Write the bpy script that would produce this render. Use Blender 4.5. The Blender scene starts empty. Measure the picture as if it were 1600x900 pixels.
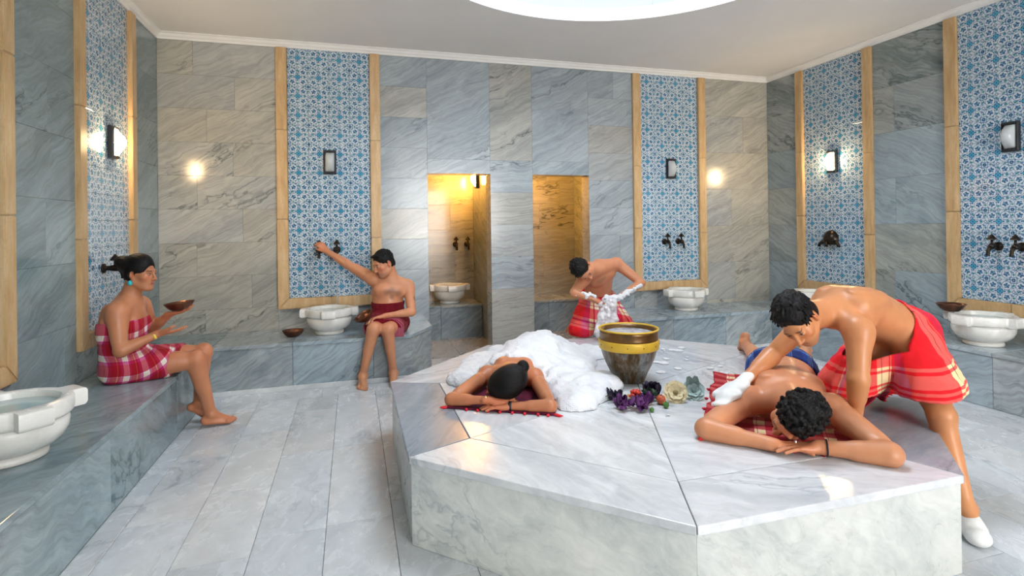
import bpy, bmesh, math, random
import numpy as np
from mathutils import Vector, Matrix
SC = bpy.context.scene
COL = SC.collection
PI = math.pi
rng = random.Random(7)

# ------------------------------------------------------------------ camera
CAM_H = 1.5
YAW, PITCH, ROLL, FPX, CYP = 0.2840, 0.0043, -0.0134, 853.18, 349.88
_r0 = Vector((math.cos(YAW), -math.sin(YAW), 0))
_fw = Vector((math.sin(YAW)*math.cos(PITCH), math.cos(YAW)*math.cos(PITCH), math.sin(PITCH)))
_u0 = _r0.cross(_fw)
_rt = _r0*math.cos(ROLL) + _u0*math.sin(ROLL)
_up = -_r0*math.sin(ROLL) + _u0*math.cos(ROLL)
cd = bpy.data.cameras.new('camera'); cam = bpy.data.objects.new('camera', cd); COL.objects.link(cam)
cd.sensor_width = 36; cd.lens = FPX/1600*36; cd.shift_y = (CYP-450)/1600; cd.clip_start = .05
M = Matrix(((_rt.x, _up.x, -_fw.x), (_rt.y, _up.y, -_fw.y), (_rt.z, _up.z, -_fw.z))).to_4x4()
M.translation = (0, 0, CAM_H)
cam.matrix_world = M
SC.camera = cam

# ------------------------------------------------------------------ world, lights, exposure
w = bpy.data.worlds.new('world'); SC.world = w; w.use_nodes = True
w.node_tree.nodes['Background'].inputs[0].default_value = (.62, .78, 1, 1)
w.node_tree.nodes['Background'].inputs[1].default_value = .6
CROWN_FILL = 14.0          # added fill from an unseen glowing pane at the dome's crown
DOME_GLOW = .56          # faint daylight through the dome's milk-glass panes
WINDOW_FILL = 12.5              # added frontal fill from a made-up window behind the camera
LAMP = 170.0              # warm bulkhead lamps
def area(name, loc, target, size, power, color, shape='DISK'):
    l = bpy.data.lights.new(name, 'AREA'); l.energy = power; l.size = size; l.shape = shape; l.color = color
    o = bpy.data.objects.new(name, l); COL.objects.link(o); o.location = loc
    o.rotation_euler = (Vector(target)-Vector(loc)).to_track_quat('-Z', 'Y').to_euler(); return o
vs = SC.view_settings
vs.view_transform = 'Standard'; vs.look = 'None'; vs.exposure = 0.36; vs.gamma = 1.0; vs.use_curve_mapping = False

cy = SC.cycles
cy.max_bounces = 6; cy.diffuse_bounces = 3; cy.glossy_bounces = 3; cy.transmission_bounces = 4; cy.use_adaptive_sampling = True; cy.adaptive_threshold = .06; cy.adaptive_min_samples = 16; cy.caustics_reflective = False; cy.caustics_refractive = False

# ------------------------------------------------------------------ object helpers
def tag(o, label=None, cat=None, group=None, kind=None):
    if label: o['label'] = label
    if cat: o['category'] = cat
    if group: o['group'] = group
    if kind: o['kind'] = kind
    return o
def empty(name, loc=(0, 0, 0), rz=0, label=None, cat=None, group=None, kind=None, parent=None):
    o = bpy.data.objects.new(name, None); COL.objects.link(o); o.location = loc; o.rotation_euler = (0, 0, rz)
    o.empty_display_size = .05
    if parent: o.parent = parent
    return tag(o, label, cat, group, kind)
def link(name, me, mat=None, parent=None, loc=None, rot=None, color=None):
    o = bpy.data.objects.new(name, me); COL.objects.link(o)
    if mat is not None and not me.materials: me.materials.append(mat)
    if parent is not None: o.parent = parent
    if loc is not None: o.location = loc
    if rot is not None: o.rotation_euler = rot
    if color is not None: o.color = color
    return o
def mesh_np(name, v, f, smooth=True):
    me = bpy.data.meshes.new(name); me.from_pydata(np.asarray(v).tolist(), [], [tuple(int(i) for i in q) for q in f]); me.update()
    if smooth: me.polygons.foreach_set('use_smooth', np.ones(len(me.polygons), bool))
    return me
def bm_mesh(name, bm, smooth=False):
    bmesh.ops.recalc_face_normals(bm, faces=bm.faces)
    me = bpy.data.meshes.new(name); bm.to_mesh(me); bm.free()
    if smooth: me.polygons.foreach_set('use_smooth', np.ones(len(me.polygons), bool))
    return me
_boxcache = {}
def box_me(sx, sy, sz, bev=.004, seg=1, mat=None):
    k = (round(sx, 4), round(sy, 4), round(sz, 4), bev, seg, mat.name if mat else '')
    if k in _boxcache: return _boxcache[k]
    bm = bmesh.new(); bmesh.ops.create_cube(bm, size=1)
    for v in bm.verts: v.co = Vector((v.co.x*sx, v.co.y*sy, v.co.z*sz))
    if bev: bmesh.ops.bevel(bm, geom=bm.edges[:], offset=bev, segments=seg, affect='EDGES', profile=.6)
    me = bm_mesh('block', bm); _boxcache[k] = me
    return me
def box(name, lo, hi, mat, parent=None, bev=.004, seg=1, color=None, off=(0, 0, 0)):
    """axis-aligned slab between two corners; its origin at its middle (off = parent's location)"""
    lo = Vector(lo); hi = Vector(hi); s = hi-lo; c = (lo+hi)/2-Vector(off)
    me = box_me(abs(s.x), abs(s.y), abs(s.z), bev, seg, mat)
    return link(name, me, mat, parent, c, color=color)
def lathe(name, prof, n=40, smooth=True, cap=True):
    v = []; f = []
    for r, z in prof:
        for i in range(n):
            a = 2*PI*i/n; v.append((r*math.cos(a), r*math.sin(a), z))
    m = len(prof)
    for j in range(m-1):
        for i in range(n):
            k = (i+1) % n; f.append((j*n+i, j*n+k, (j+1)*n+k, (j+1)*n+i))
    if cap:
        f.append(tuple(reversed(range(n)))); f.append(tuple((m-1)*n+i for i in range(n)))
    return mesh_np(name, v, f, smooth)
def tube_me(name, pts, rad, n=10, smooth=True):
    """tube along points with a radius each"""
    pts = [Vector(p) for p in pts]; v = []; f = []
    if not hasattr(rad, '__len__'): rad = [rad]*len(pts)
    ref = None
    for i, p in enumerate(pts):
        t = (pts[min(i+1, len(pts)-1)]-pts[max(i-1, 0)]).normalized()
        if ref is None: ref = t.orthogonal().normalized()
        ref = (ref-t*ref.dot(t)).normalized(); b = t.cross(ref)
        for k in range(n):
            a = 2*PI*k/n; q = p+(ref*math.cos(a)+b*math.sin(a))*rad[i]; v.append(tuple(q))
    for i in range(len(pts)-1):
        for k in range(n):
            l = (k+1) % n; f.append((i*n+k, i*n+l, (i+1)*n+l, (i+1)*n+k))
    f.append(tuple(reversed(range(n)))); f.append(tuple((len(pts)-1)*n+k for k in range(n)))
    return mesh_np(name, v, f, smooth)
def auto_smooth(o, deg=40):
    me = o.data
    try:
        me.polygons.foreach_set('use_smooth', np.ones(len(me.polygons), bool)); me.set_sharp_from_angle(angle=math.radians(deg))
    except Exception: pass
    return o
def copy_tree(o, parent=None, loc=None, rz=None):
    c = o.copy(); COL.objects.link(c)
    if parent is not None: c.parent = parent
    if loc is not None: c.location = loc
    if rz is not None: c.rotation_euler = (0, 0, rz)
    for ch in list(o.children): copy_tree(ch, c)
    return c

# ------------------------------------------------------------------ node helpers
class NT:
    def __init__(s, name):
        s.mat = bpy.data.materials.new(name); s.mat.use_nodes = True
        s.t = s.mat.node_tree; s.n = s.t.nodes; s.n.clear()
        s.out = s.n.new('ShaderNodeOutputMaterial')
    def new(s, typ, **kw):
        nd = s.n.new(typ)
        for k, v in kw.items(): setattr(nd, k, v)
        return nd
    def put(s, sock, v):
        if v is None: return
        if isinstance(v, bpy.types.NodeSocket): s.t.links.new(v, sock)
        elif hasattr(v, '__len__') and sock.type == 'RGBA': sock.default_value = tuple(v) if len(v) == 4 else (*v, 1)
        else: sock.default_value = v
    def m(s, op, a, b=None, c=None, clamp=False):
        nd = s.new('ShaderNodeMath', operation=op, use_clamp=clamp)
        for i, v in enumerate((a, b, c)):
            if v is not None: s.put(nd.inputs[i], v)
        return nd.outputs[0]
    def vm(s, op, a, b=None, out=0):
        nd = s.new('ShaderNodeVectorMath', operation=op)
        s.put(nd.inputs[0], a)
        if b is not None:
            if op == 'SCALE': s.put(nd.inputs['Scale'], b)
            else: s.put(nd.inputs[1], b)
        return nd.outputs[out]
    def mix(s, f, a, b, mode='MIX'):
        nd = s.new('ShaderNodeMix', data_type='RGBA', blend_type=mode)
        s.put(nd.inputs[0], f); s.put(nd.inputs[6], a); s.put(nd.inputs[7], b); return nd.outputs[2]
    def ramp(s, f, stops, interp='LINEAR'):
        nd = s.new('ShaderNodeValToRGB'); r = nd.color_ramp; r.interpolation = interp
        while len(r.elements) < len(stops): r.elements.new(.5)
        for e, (p, c) in zip(r.elements, stops):
            e.position = p; e.color = tuple(c) if hasattr(c, '__len__') and len(c) == 4 else ((*c, 1) if hasattr(c, '__len__') else (c, c, c, 1))
        s.put(nd.inputs[0], f); return nd.outputs[0]
    def noise(s, vec, scale=5, detail=4, rough=.55, dist=0, out=0):
        nd = s.new('ShaderNodeTexNoise'); s.put(nd.inputs['Vector'], vec); nd.inputs['Scale'].default_value = scale
        nd.inputs['Detail'].default_value = detail; nd.inputs['Roughness'].default_value = rough; nd.inputs['Distortion'].default_value = dist
        return nd.outputs[out]
    def mapping(s, vec, loc=(0, 0, 0), rot=(0, 0, 0), sc=(1, 1, 1)):
        nd = s.new('ShaderNodeMapping'); s.put(nd.inputs[0], vec)
        s.put(nd.inputs[1], loc); nd.inputs[2].default_value = rot; nd.inputs[3].default_value = sc; return nd.outputs[0]
    def bump(s, h, strength=.3, dist=.01):
        nd = s.new('ShaderNodeBump'); nd.inputs['Strength'].default_value = strength; nd.inputs['Distance'].default_value = dist
        s.put(nd.inputs['Height'], h); return nd.outputs[0]
    def bsdf(s, color, rough=.5, metal=0, normal=None, spec=.5, sss=0, sssr=(.02, .008, .004), trans=0, ior=None, emit=None, emits=0, coat=0, alpha=None, sheen=0):
        b = s.new('ShaderNodeBsdfPrincipled')
        s.put(b.inputs['Base Color'], color); s.put(b.inputs['Roughness'], rough); s.put(b.inputs['Metallic'], metal)
        s.put(b.inputs['Specular IOR Level'], spec)
        if normal is not None: s.put(b.inputs['Normal'], normal)
        if sss: b.inputs['Subsurface Weight'].default_value = sss; b.inputs['Subsurface Radius'].default_value = sssr; b.inputs['Subsurface Scale'].default_value = 1.0
        if trans: b.inputs['Transmission Weight'].default_value = trans
        if ior: b.inputs['IOR'].default_value = ior
        if emit is not None: s.put(b.inputs['Emission Color'], emit); b.inputs['Emission Strength'].default_value = emits
        if coat: b.inputs['Coat Weight'].default_value = coat; b.inputs['Coat Roughness'].default_value = .08
        if alpha is not None: s.put(b.inputs['Alpha'], alpha)
        if sheen: b.inputs['Sheen Weight'].default_value = sheen
        s.t.links.new(b.outputs[0], s.out.inputs[0]); return s.mat
    def coord(s, kind='Object'):
        return s.new('ShaderNodeTexCoord').outputs[kind]
    def attr(s, name, out='Vector'):
        return s.new('ShaderNodeAttribute', attribute_name=name).outputs[out]

def plain(name, color, rough=.5, metal=0, var=.12, scale=8, bump=0, **kw):
    t = NT(name); c = t.coord(); nz = t.noise(c, scale, 5)
    d = tuple(max(0, x*(1-var)) for x in color); l = tuple(min(1, x*(1+var)) for x in color)
    col = t.ramp(nz, [(.3, d), (.7, l)])
    nrm = t.bump(t.noise(c, scale*6, 4), bump, .004) if bump else None
    return t.bsdf(col, rough, metal, nrm, **kw)

def srgb(r, g, b):
    f = lambda c: (c/255/12.92 if c/255 <= .04045 else ((c/255+.055)/1.055)**2.4)
    return (f(r), f(g), f(b))

def marble(name, base, grey, vein, rot, stretch=(1, 1, 1), cloud=(.35, .72), veins=.75, rough=.16, scale=1.0, patch=.5, gloss=.4, grain=.6):
    """veined marble; every slab shifts the pattern by its own random number, its object colour tints it"""
    t = NT(name); oi = t.new('ShaderNodeObjectInfo')
    rv = t.new('ShaderNodeCombineXYZ')
    t.put(rv.inputs[0], t.m('MULTIPLY', oi.outputs['Random'], 37.1)); t.put(rv.inputs[1], t.m('MULTIPLY', oi.outputs['Random'], 91.7)); t.put(rv.inputs[2], t.m('MULTIPLY', oi.outputs['Random'], 57.3))
    p = t.vm('ADD', t.coord(), rv.outputs[0])
    p = t.mapping(p, rot=rot, sc=(scale, scale, scale))
    st = t.vm('MULTIPLY', p, stretch)
    warp = t.noise(p, 1.6, 3, .6, out=1)
    st2 = t.vm('ADD', st, t.vm('SCALE', t.vm('SUBTRACT', warp, (.5, .5, .5)), .55))
    c1 = t.noise(st2, 1.7, 4, .62)
    col = t.ramp(c1, [(cloud[0], grey), (cloud[1], base)])
    c2 = t.noise(st2, 6.5, 4, .66)
    col = t.mix(t.ramp(c2, [(.42, 0), (.66, gloss)]), col, tuple(min(1, x*1.22) for x in base))
    # thin dark veins where a second field crosses its middle
    v = t.noise(st2, 2.6, 4, .6)
    ln = t.m('ABSOLUTE', t.m('SUBTRACT', v, .5))
    vm_ = t.ramp(ln, [(0, 1), (.016, .3), (.04, 0)])
    msk = t.ramp(t.noise(t.vm('ADD', st, (13.1, 5.2, 8.7)), 1.15, 3, .5), [(.5, 0), (.64, 1)])
    col = t.mix(t.m('MULTIPLY', t.m('MULTIPLY', vm_, msk), veins), col, vein)
    # broad smoky patches
    pm = t.ramp(t.noise(t.vm('ADD', st2, (3.3, 9.9, 1.1)), 1.3, 4, .7), [(.56, 0), (.70, 1)])
    col = t.mix(t.m('MULTIPLY', pm, patch), col, tuple(a*.45+b*.55 for a, b in zip(vein, grey)))
    # fine directional grain
    gr = t.noise(t.vm('MULTIPLY', st2, (.5, .9, 4.2)), 5.5, 4, .7)
    col = t.mix(grain, col, t.mix(1.0, col, t.ramp(gr, [(.34, .55), (.52, .98), (.70, 1.22)]), 'MULTIPLY'))
    col = t.mix(1.0, col, oi.outputs['Color'], 'MULTIPLY')
    rg = t.ramp(c2, [(.3, rough*.8), (.7, rough*1.35)])
    return t.bsdf(col, rg, spec=.5)

# ------------------------------------------------------------------ materials of the setting
MT = {}
MT['wall'] = marble('marble_wall', (.415, .425, .415), (.30, .32, .33), (.06, .085, .095), (0, math.radians(28), 0), (.30, .8, 2.0), patch=.35, grain=.45)
MT['wall_side'] = marble('marble_wall_side', (.39, .42, .415), (.25, .29, .30), (.05, .085, .095), (math.radians(-28), 0, 0), (.8, .30, 2.0), patch=.45, grain=.45)
MT['wall_dark'] = marble('marble_wall_dark_veins', (.38, .415, .41), (.19, .235, .24), (.02, .05, .055), (math.radians(-22), math.radians(20), 0), (.6, .35, 2.4), veins=.9, patch=.95)
MT['wall_vein'] = marble('marble_wall_level_veins', (.42, .435, .425), (.31, .33, .335), (.035, .05, .06), (0, math.radians(6), 0), (.35, .8, 2.6), veins=.95, patch=.3, grain=.45)
MT['bench'] = marble('marble_bench', (.41, .45, .46), (.26, .305, .33), (.03, .085, .105), (math.radians(20), math.radians(32), math.radians(25)), (.45, .6, 1.6), patch=.85)
MT['floor'] = marble('marble_floor', (.66, .68, .695), (.53, .555, .575), (.22, .25, .28), (0, 0, math.radians(18)), (1.3, .5, 1), veins=.5, rough=.24, patch=.25, cloud=(.3, .62), gloss=.12, grain=.22)
MT['plat_top'] = marble('marble_platform_top', (.70, .70, .705), (.50, .52, .55), (.20, .24, .29), (0, 0, math.radians(-18)), (.35, 2.2, 1), veins=.5, rough=.2, patch=.3, grain=.2)
MT['plat_side'] = marble('marble_platform_side', (.60, .605, .59), (.42, .445, .45), (.2, .24, .27), (math.radians(25), math.radians(-35), 0), (.8, .8, 1.5), veins=.5, rough=.3, scale=1.6, patch=.5, grain=.12)
MT['basin'] = marble('marble_basin', (.80, .78, .73), (.66, .65, .62), (.4, .4, .4), (0, 0, 0), (1, 1, 1), veins=.2, rough=.22, patch=.1, grain=.05)
MT['plaster'] = plain('ceiling_plaster', (.76, .755, .75), .75, var=.02, scale=2)
MT['cornice'] = plain('cornice_plaster', (.78, .775, .76), .6, var=.03)
MT['grout'] = plain('pale_grout', (.55, .56, .55), .8, var=.08, scale=20)
MT['frame'] = None
def _travertine():
    t = NT('beige_travertine'); oi = t.new('ShaderNodeObjectInfo'); c = t.vm('ADD', t.coord(), t.vm('SCALE', oi.outputs['Color'], 0.0))
    rv = t.new('ShaderNodeCombineXYZ'); t.put(rv.inputs[2], t.m('MULTIPLY', oi.outputs['Random'], 50)); t.put(rv.inputs[0], t.m('MULTIPLY', oi.outputs['Random'], 11))
    p = t.vm('ADD', c, rv.outputs[0])
    n1 = t.noise(t.vm('MULTIPLY', p, (14, 14, 2.5)), 1.6, 6, .65); n2 = t.noise(p, 40, 3)
    col = t.ramp(n1, [(.25, (.44, .26, .11)), (.5, (.56, .37, .18)), (.75, (.66, .48, .28))])
    col = t.mix(t.ramp(n2, [(.35, .35), (.5, 0)]), col, (.45, .31, .17))
    return t.bsdf(col, .38, normal=t.bump(n2, .15, .002))
MT['frame'] = _travertine()

def _iznik():
    """blue-white ogee tile: teal star in the middle, quarter medallions in the corners, leafy rings between"""
    t = NT('iznik_tile'); sp = t.new('ShaderNodeSeparateXYZ'); t.put(sp.inputs[0], t.coord())
    u = t.m('DIVIDE', sp.outputs[0], .2125); v = t.m('DIVIDE', sp.outputs[2], .2055)
    a = t.m('ABSOLUTE', u); b = t.m('ABSOLUTE', v)
    def dist(x0, y0):
        dx = t.m('SUBTRACT', a, x0); dy = t.m('SUBTRACT', b, y0)
        return t.m('SQRT', t.m('ADD', t.m('MULTIPLY', dx, dx), t.m('MULTIPLY', dy, dy)))
    def lt(x, y): return t.m('LESS_THAN', x, y)
    def band(x, lo, hi): return t.m('MULTIPLY', lt(x, hi), t.m('GREATER_THAN', x, lo))
    white = (.56, .645, .70); cob = (.018, .04, .16); teal = (.02, .25, .36); sky = (.20, .40, .58); dark = (.012, .05, .14); green = (.03, .22, .22)
    nz = t.noise(t.coord(), 46, 2, .6)
    col = t.mix(t.ramp(nz, [(.46, 0), (.57, .95)]), white, (.05, .16, .33))
    # tendrils: interlacing arcs
    th = t.m('ARCTAN2', v, u)
    r0 = dist(0, 0)
    # leafy rings at the quarter points
    dr = dist(.25, .25); ta = t.m('ARCTAN2', t.m('SUBTRACT', b, .25), t.m('SUBTRACT', a, .25))
    col = t.mix(band(dr, .172, .188), col, cob)
    col = t.mix(lt(dr, .172), col, white)
    leaf = t.m('ADD', .104, t.m('MULTIPLY', t.m('SINE', t.m('MULTIPLY', ta, 5)), .020))
    col = t.mix(lt(dr, leaf), col, (.04, .105, .21))
    col = t.mix(t.m('MULTIPLY', lt(dr, .085), t.m('GREATER_THAN', t.m('SINE', t.m('MULTIPLY', ta, 2)), .55)), col, sky)
    # edge mid-point buds
    for (x0, y0) in ((.5, 0), (0, .5)):
        dm = t.m('ADD', t.m('ABSOLUTE', t.m('SUBTRACT', a, x0)), t.m('ABSOLUTE', t.m('SUBTRACT', b, y0)))
        col = t.mix(lt(dm, .115), col, white); col = t.mix(band(dm, .055, .085), col, cob)
    for (x0, y0) in ((.33, 0), (0, .33), (.5, .27), (.27, .5)):
        col = t.mix(lt(dist(x0, y0), .043), col, green)
    # the star
    sr = t.m('ADD', .150, t.m('MULTIPLY', t.m('COSINE', t.m('MULTIPLY', th, 8)), .030))
    sr = t.m('ADD', sr, t.m('MULTIPLY', t.m('COSINE', t.m('MULTIPLY', th, 4)), .036))
    col = t.mix(lt(r0, t.m('ADD', sr, .035)), col, white)
    col = t.mix(lt(r0, sr), col, cob)
    col = t.mix(lt(r0, t.m('SUBTRACT', sr, .042)), col, (.05, .33, .50))
    col = t.mix(lt(r0, .03), col, dark)
    # corner medallion
    mx = t.m('MAXIMUM', t.m('SUBTRACT', .5, a), t.m('SUBTRACT', .5, b)); d5 = dist(.5, .5)
    col = t.mix(lt(mx, .13), col, cob); col = t.mix(lt(mx, .108), col, (.42, .60, .72))
    col = t.mix(lt(d5, .075), col, dark); col = t.mix(lt(d5, .03), col, sky)
    oi = t.new('ShaderNodeObjectInfo')
    col = t.mix(t.m('MULTIPLY', oi.outputs['Random'], .12), col, (.25, .42, .52))
    gl = t.noise(t.coord(), 30, 2)
    return t.bsdf(col, .13, normal=t.bump(gl, .06, .003), coat=.3)
MT['tile'] = _iznik()

# ------------------------------------------------------------------ room shell
XL, XR, YB, YF, ZC, ZH = -1.867, 5.510, 6.240, -3.6, 3.50, 3.43
D1 = (.826, 1.563); D2 = (2.087, 2.824); DZ = 2.118; TH = .225
def multi_box(name, boxes, mat):
    bm = bmesh.new()
    for lo, hi in boxes:
        r = bmesh.ops.create_cube(bm, size=1)
        for v in r['verts']:
            v.co = Vector([(lo[i]+hi[i])/2+v.co[i]*(hi[i]-lo[i]) for i in range(3)])
    return link(name, bm_mesh(name, bm), mat)
def struct(o): o['kind'] = 'structure'; return o
ST = .022    # slab thickness
wall_back = struct(multi_box('wall_back', [((XL-.2, YB+ST, 0), (D1[0]-ST, YB+TH-ST, ZC)), ((D1[1]+ST, YB+ST, 0), (D2[0]-ST, YB+TH-ST, ZC)), ((D2[1]+ST, YB+ST, 0), (XR+.2, YB+TH-ST, ZC)),
                                           ((D1[0]-ST, YB+ST, DZ+ST), (D1[1]+ST, YB+TH-ST, ZC)), ((D2[0]-ST, YB+ST, DZ+ST), (D2[1]+ST, YB+TH-ST, ZC))], MT['grout']))
wall_left = struct(multi_box('wall_left', [((XL-.2, YF, 0), (XL-ST, YB+ST, ZC))], MT['grout']))
wall_right = struct(multi_box('wall_right', [((XR+ST, YF, 0), (XR+.2, YB+ST, ZC))], MT['grout']))
WX0, WX1, WZ0, WZ1 = 1.3, 4.2, .5, 3.1      # opening for the added fill window behind the camera
wall_front = struct(multi_box('wall_front', [((XL-.2, YF-.2, 0), (WX0, YF, ZC)), ((WX1, YF-.2, 0), (XR+.2, YF, ZC)), ((WX0, YF-.2, 0), (WX1, YF, WZ0)), ((WX0, YF-.2, WZ1), (WX1, YF, ZC))], MT['wall']))
t = NT('fill_window_glass')
MT['fill_glow'] = t.bsdf((.8, .82, .84), .4, emit=t.ramp(t.noise(t.coord(), 1.5, 2), [(.3, (1, .965, .92)), (.7, (1, .985, .95))]), emits=WINDOW_FILL)
fill_window = struct(empty('fill_window', ((WX0+WX1)/2, YF-.1, WZ0)))  # glowing window added out of view as soft frontal fill
for i in range(4):
    w_ = (WX1-WX0)/4
    link('pane', box_me(w_-.06, .012, WZ1-WZ0-.06, .002, 1, MT['fill_glow']), MT['fill_glow'], fill_window, (-(WX1-WX0)/2+w_*(i+.5), 0, (WZ1-WZ0)/2))
MT['white_metal'] = plain('white_metal', (.7, .72, .74), .5, var=.03)
for i in range(5):
    link('fill_window_frame', box_me(.06, .06, WZ1-WZ0, .004, 1, MT['white_metal']), MT['white_metal'], fill_window, (-(WX1-WX0)/2+(WX1-WX0)/4*i, 0, (WZ1-WZ0)/2))
# per-slab tints: most neutral, some cooler or warmer
def tint(r, cool=.5):
    if cool > 1: b = .74+.14*r.random(); return (b*.86, b*1.0, b*1.04, 1)
    k = r.random(); b = .92+.13*r.random()
    if cool <= .25: return (b*1.08, b*1.02, b*.91, 1) if k < .7 else (b*1.02, b*1.0, b*.97, 1)
    if k < cool: return (b*.91, b*.99, b*1.06, 1)
    if k < cool+.2: return (b*1.05, b*1.0, b*.93, 1)
    return (b, b, b, 1)
def slabs(wall, axis, plane, u0, u1, z0, z1, rowh=.33, length=.72, seed=1, mat=None, g=.0006, nmin=.16, cool=.5, alt=None):
    """courses of marble slabs on a wall; plane = face of the wall, the slab lies behind it"""
    r = random.Random(seed); mat = mat or MT['wall']; n = max(1, round((z1-z0)/rowh)); hh = (z1-z0)/n
    for i in range(n):
        x = u0; st = (i % 2)*.5+r.uniform(-.12, .12); first = True
        while x < u1-1e-6:
            L = length*(st % 1 if first and (st % 1) > .3 else r.uniform(.9, 1.1)); first = False
            x2 = min(u1, x+L)
            if u1-x2 < nmin: x2 = u1
            za, zb = z0+i*hh+g, z0+(i+1)*hh-g
            a, b = x+g, x2-g; pr = r.uniform(0, .0012)
            if axis == 'back': lo, hi = (a, plane-pr, za), (b, plane+ST, zb)
            elif axis == 'left': lo, hi = (plane-ST, a, za), (plane+pr, b, zb)
            else: lo, hi = (plane-pr, a, za), (plane+ST, b, zb)
            box('marble_slab', lo, hi, (alt[0] if alt and alt[1](i, n) else mat), wall, .0012, 1, tint(r, cool))
            x = x2
ZB0 = 0.0
PW = .535    # half the outer width of a tile panel
PB = (-.2285, 3.967)      # back wall panel centres (x)
PLc = (5.07, 3.235); PRc = (5.18, 3.34)   # side wall panel centres (y)
PZ = .656
slabs(wall_back, 'back', YB, XL, PB[0]-PW, ZB0, ZH, .33, .78, 11, cool=.25)
slabs(wall_back, 'back', YB, PB[0]-PW, PB[0]+PW, ZB0, PZ, .33, .78, 12)
slabs(wall_back, 'back', YB, PB[0]+PW, D1[0], ZB0, ZH, .33, .9, 13, cool=.8)
slabs(wall_back, 'back', YB, D1[1], D2[0], ZB0, ZH-1.15, .38, .9, 14, MT['wall_vein'], cool=.6)
slabs(wall_back, 'back', YB, D1[1], D2[0], ZH-1.15, ZH, 1.15, .9, 24, cool=.8)
slabs(wall_back, 'back', YB, D1[0], D1[1], DZ, DZ+.165, .165, 1.2, 15, cool=.8)
slabs(wall_back, 'back', YB, D1[0], D1[1], DZ+.165, ZH, 1.2, 1.2, 16, cool=.9)
slabs(wall_back, 'back', YB, D2[0], D2[1], DZ, DZ+.165, .165, 1.2, 17, cool=.8)
slabs(wall_back, 'back', YB, D2[0], D2[1], DZ+.165, ZH, 1.2, 1.2, 18, cool=.9)
slabs(wall_back, 'back', YB, D2[1], PB[1]-PW, ZB0, ZH, .36, .9, 19, cool=.7)
slabs(wall_back, 'back', YB, PB[1]-PW, PB[1]+PW, ZB0, PZ, .33, .78, 20)
slabs(wall_back, 'back', YB, PB[1]+PW, XR, ZB0, ZH, .5, 1.05, 21, cool=.1)
MS = MT['wall_side']
for (wl, ax, pl, cs, sd, cl, rh) in ((wall_left, 'left', XL, PLc, 30, 2, .42), (wall_right, 'right', XR, PRc, 40, .4, .5)):
    top = (MT['wall_dark'], (lambda i, n: i >= n-1)) if ax == 'right' else None
    slabs(wl, ax, pl, cs[0]+PW, YB, 0, ZH, rh, 1.0, sd, MS, cool=cl, alt=top)
    slabs(wl, ax, pl, cs[0]-PW, cs[0]+PW, 0, PZ, .33, .8, sd+1, MS, cool=cl)
    slabs(wl, ax, pl, cs[1]+PW, cs[0]-PW, 0, ZH, rh, 1.0, sd+2, MS, cool=cl, alt=top)
    slabs(wl, ax, pl, cs[1]-PW, cs[1]+PW, 0, PZ, .33, .8, sd+3, MS, cool=cl)
    slabs(wl, ax, pl, 0, cs[1]-PW, 0, ZH, rh, 1.0, sd+4, MS, cool=cl)
    slabs(wl, ax, pl, YF, 0, 0, ZH, rh, 1.0, sd+5, MS, cool=cl)
# door linings
for (a, b) in (D1, D2):
    for s, x in ((-1, a), (1, b)):
        for k in range(3):
            z0, z1 = k*DZ/3, (k+1)*DZ/3
            box('jamb_slab', (min(x, x+s*ST), YB+.001, z0+.002), (max(x, x+s*ST), YB+TH, z1-.002), MT['wall'], wall_back, .002, 1, (1.05, 1.0, .9, 1))
    box('lintel_slab', (a, YB+.001, DZ), (b, YB+TH, DZ+ST), MT['wall'], wall_back, .002, 1, (.9, .9, .88, 1))

# ceiling with the round opening, cornice, milk-glass dome
CX, CY, CR = 1.87, 3.27, 1.68
def ceiling_mesh():
    x0, x1, y0, y1 = XL-.2, XR+.2, YF-.2, YB+.2
    angs = sorted(set([2*PI*i/128 for i in range(128)]+[math.atan2(y-CY, x-CX) % (2*PI) for x in (x0, x1) for y in (y0, y1)]))
    v = []; n = len(angs)
    for a in angs:
        c, s = math.cos(a), math.sin(a)
        t = min([(x1-CX)/c if c > 1e-9 else ((x0-CX)/c if c < -1e-9 else 1e9), (y1-CY)/s if s > 1e-9 else ((y0-CY)/s if s < -1e-9 else 1e9)])
        v += [(CX+CR*c, CY+CR*s, ZC), (CX+t*c, CY+t*s, ZC), (CX+CR*c, CY+CR*s, ZC+.12), (CX+t*c, CY+t*s, ZC+.12)]
    f = []
    for i in range(n):
        j = (i+1) % n
        f += [(4*i, 4*i+1, 4*j+1, 4*j), (4*i+2, 4*j+2, 4*j+3, 4*i+3), (4*i, 4*j, 4*j+2, 4*i+2), (4*i+1, 4*i+3, 4*j+3, 4*j+1)]
    return mesh_np('ceiling', v, f, False)
ceiling = struct(link('ceiling', ceiling_mesh(), MT['plaster']))
def cornice(name, axis, plane, a, b, sgn):
    prof = [(0, ZH), (.012, ZH), (.016, ZH+.02), (.03, ZH+.03), (.04, ZH+.052), (.055, ZH+.058), (.055, ZC-.001), (0, ZC-.001)]
    v = []; n = len(prof)
    for t in (a, b):
        for d, z in prof:
            v.append((t, plane-d, z) if axis == 'x' else (plane+sgn*d, t, z))
    f = [(i, (i+1) % n, n+(i+1) % n, n+i) for i in range(n)]+[tuple(range(n)), tuple(range(n, 2*n))]
    bm = bmesh.new(); me = mesh_np(name, v, f, False); bm.from_mesh(me)
    return struct(link(name, bm_mesh(name, bm), MT['cornice']))
cornice('trim_1', 'x', YB, XL, XR, -1); cornice('trim_2', 'y', XL, YF, YB, 1); cornice('trim_3', 'y', XR, YF, YB, -1)
t = NT('milk_glass'); gz = t.noise(t.coord(), 1.2, 3)
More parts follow.
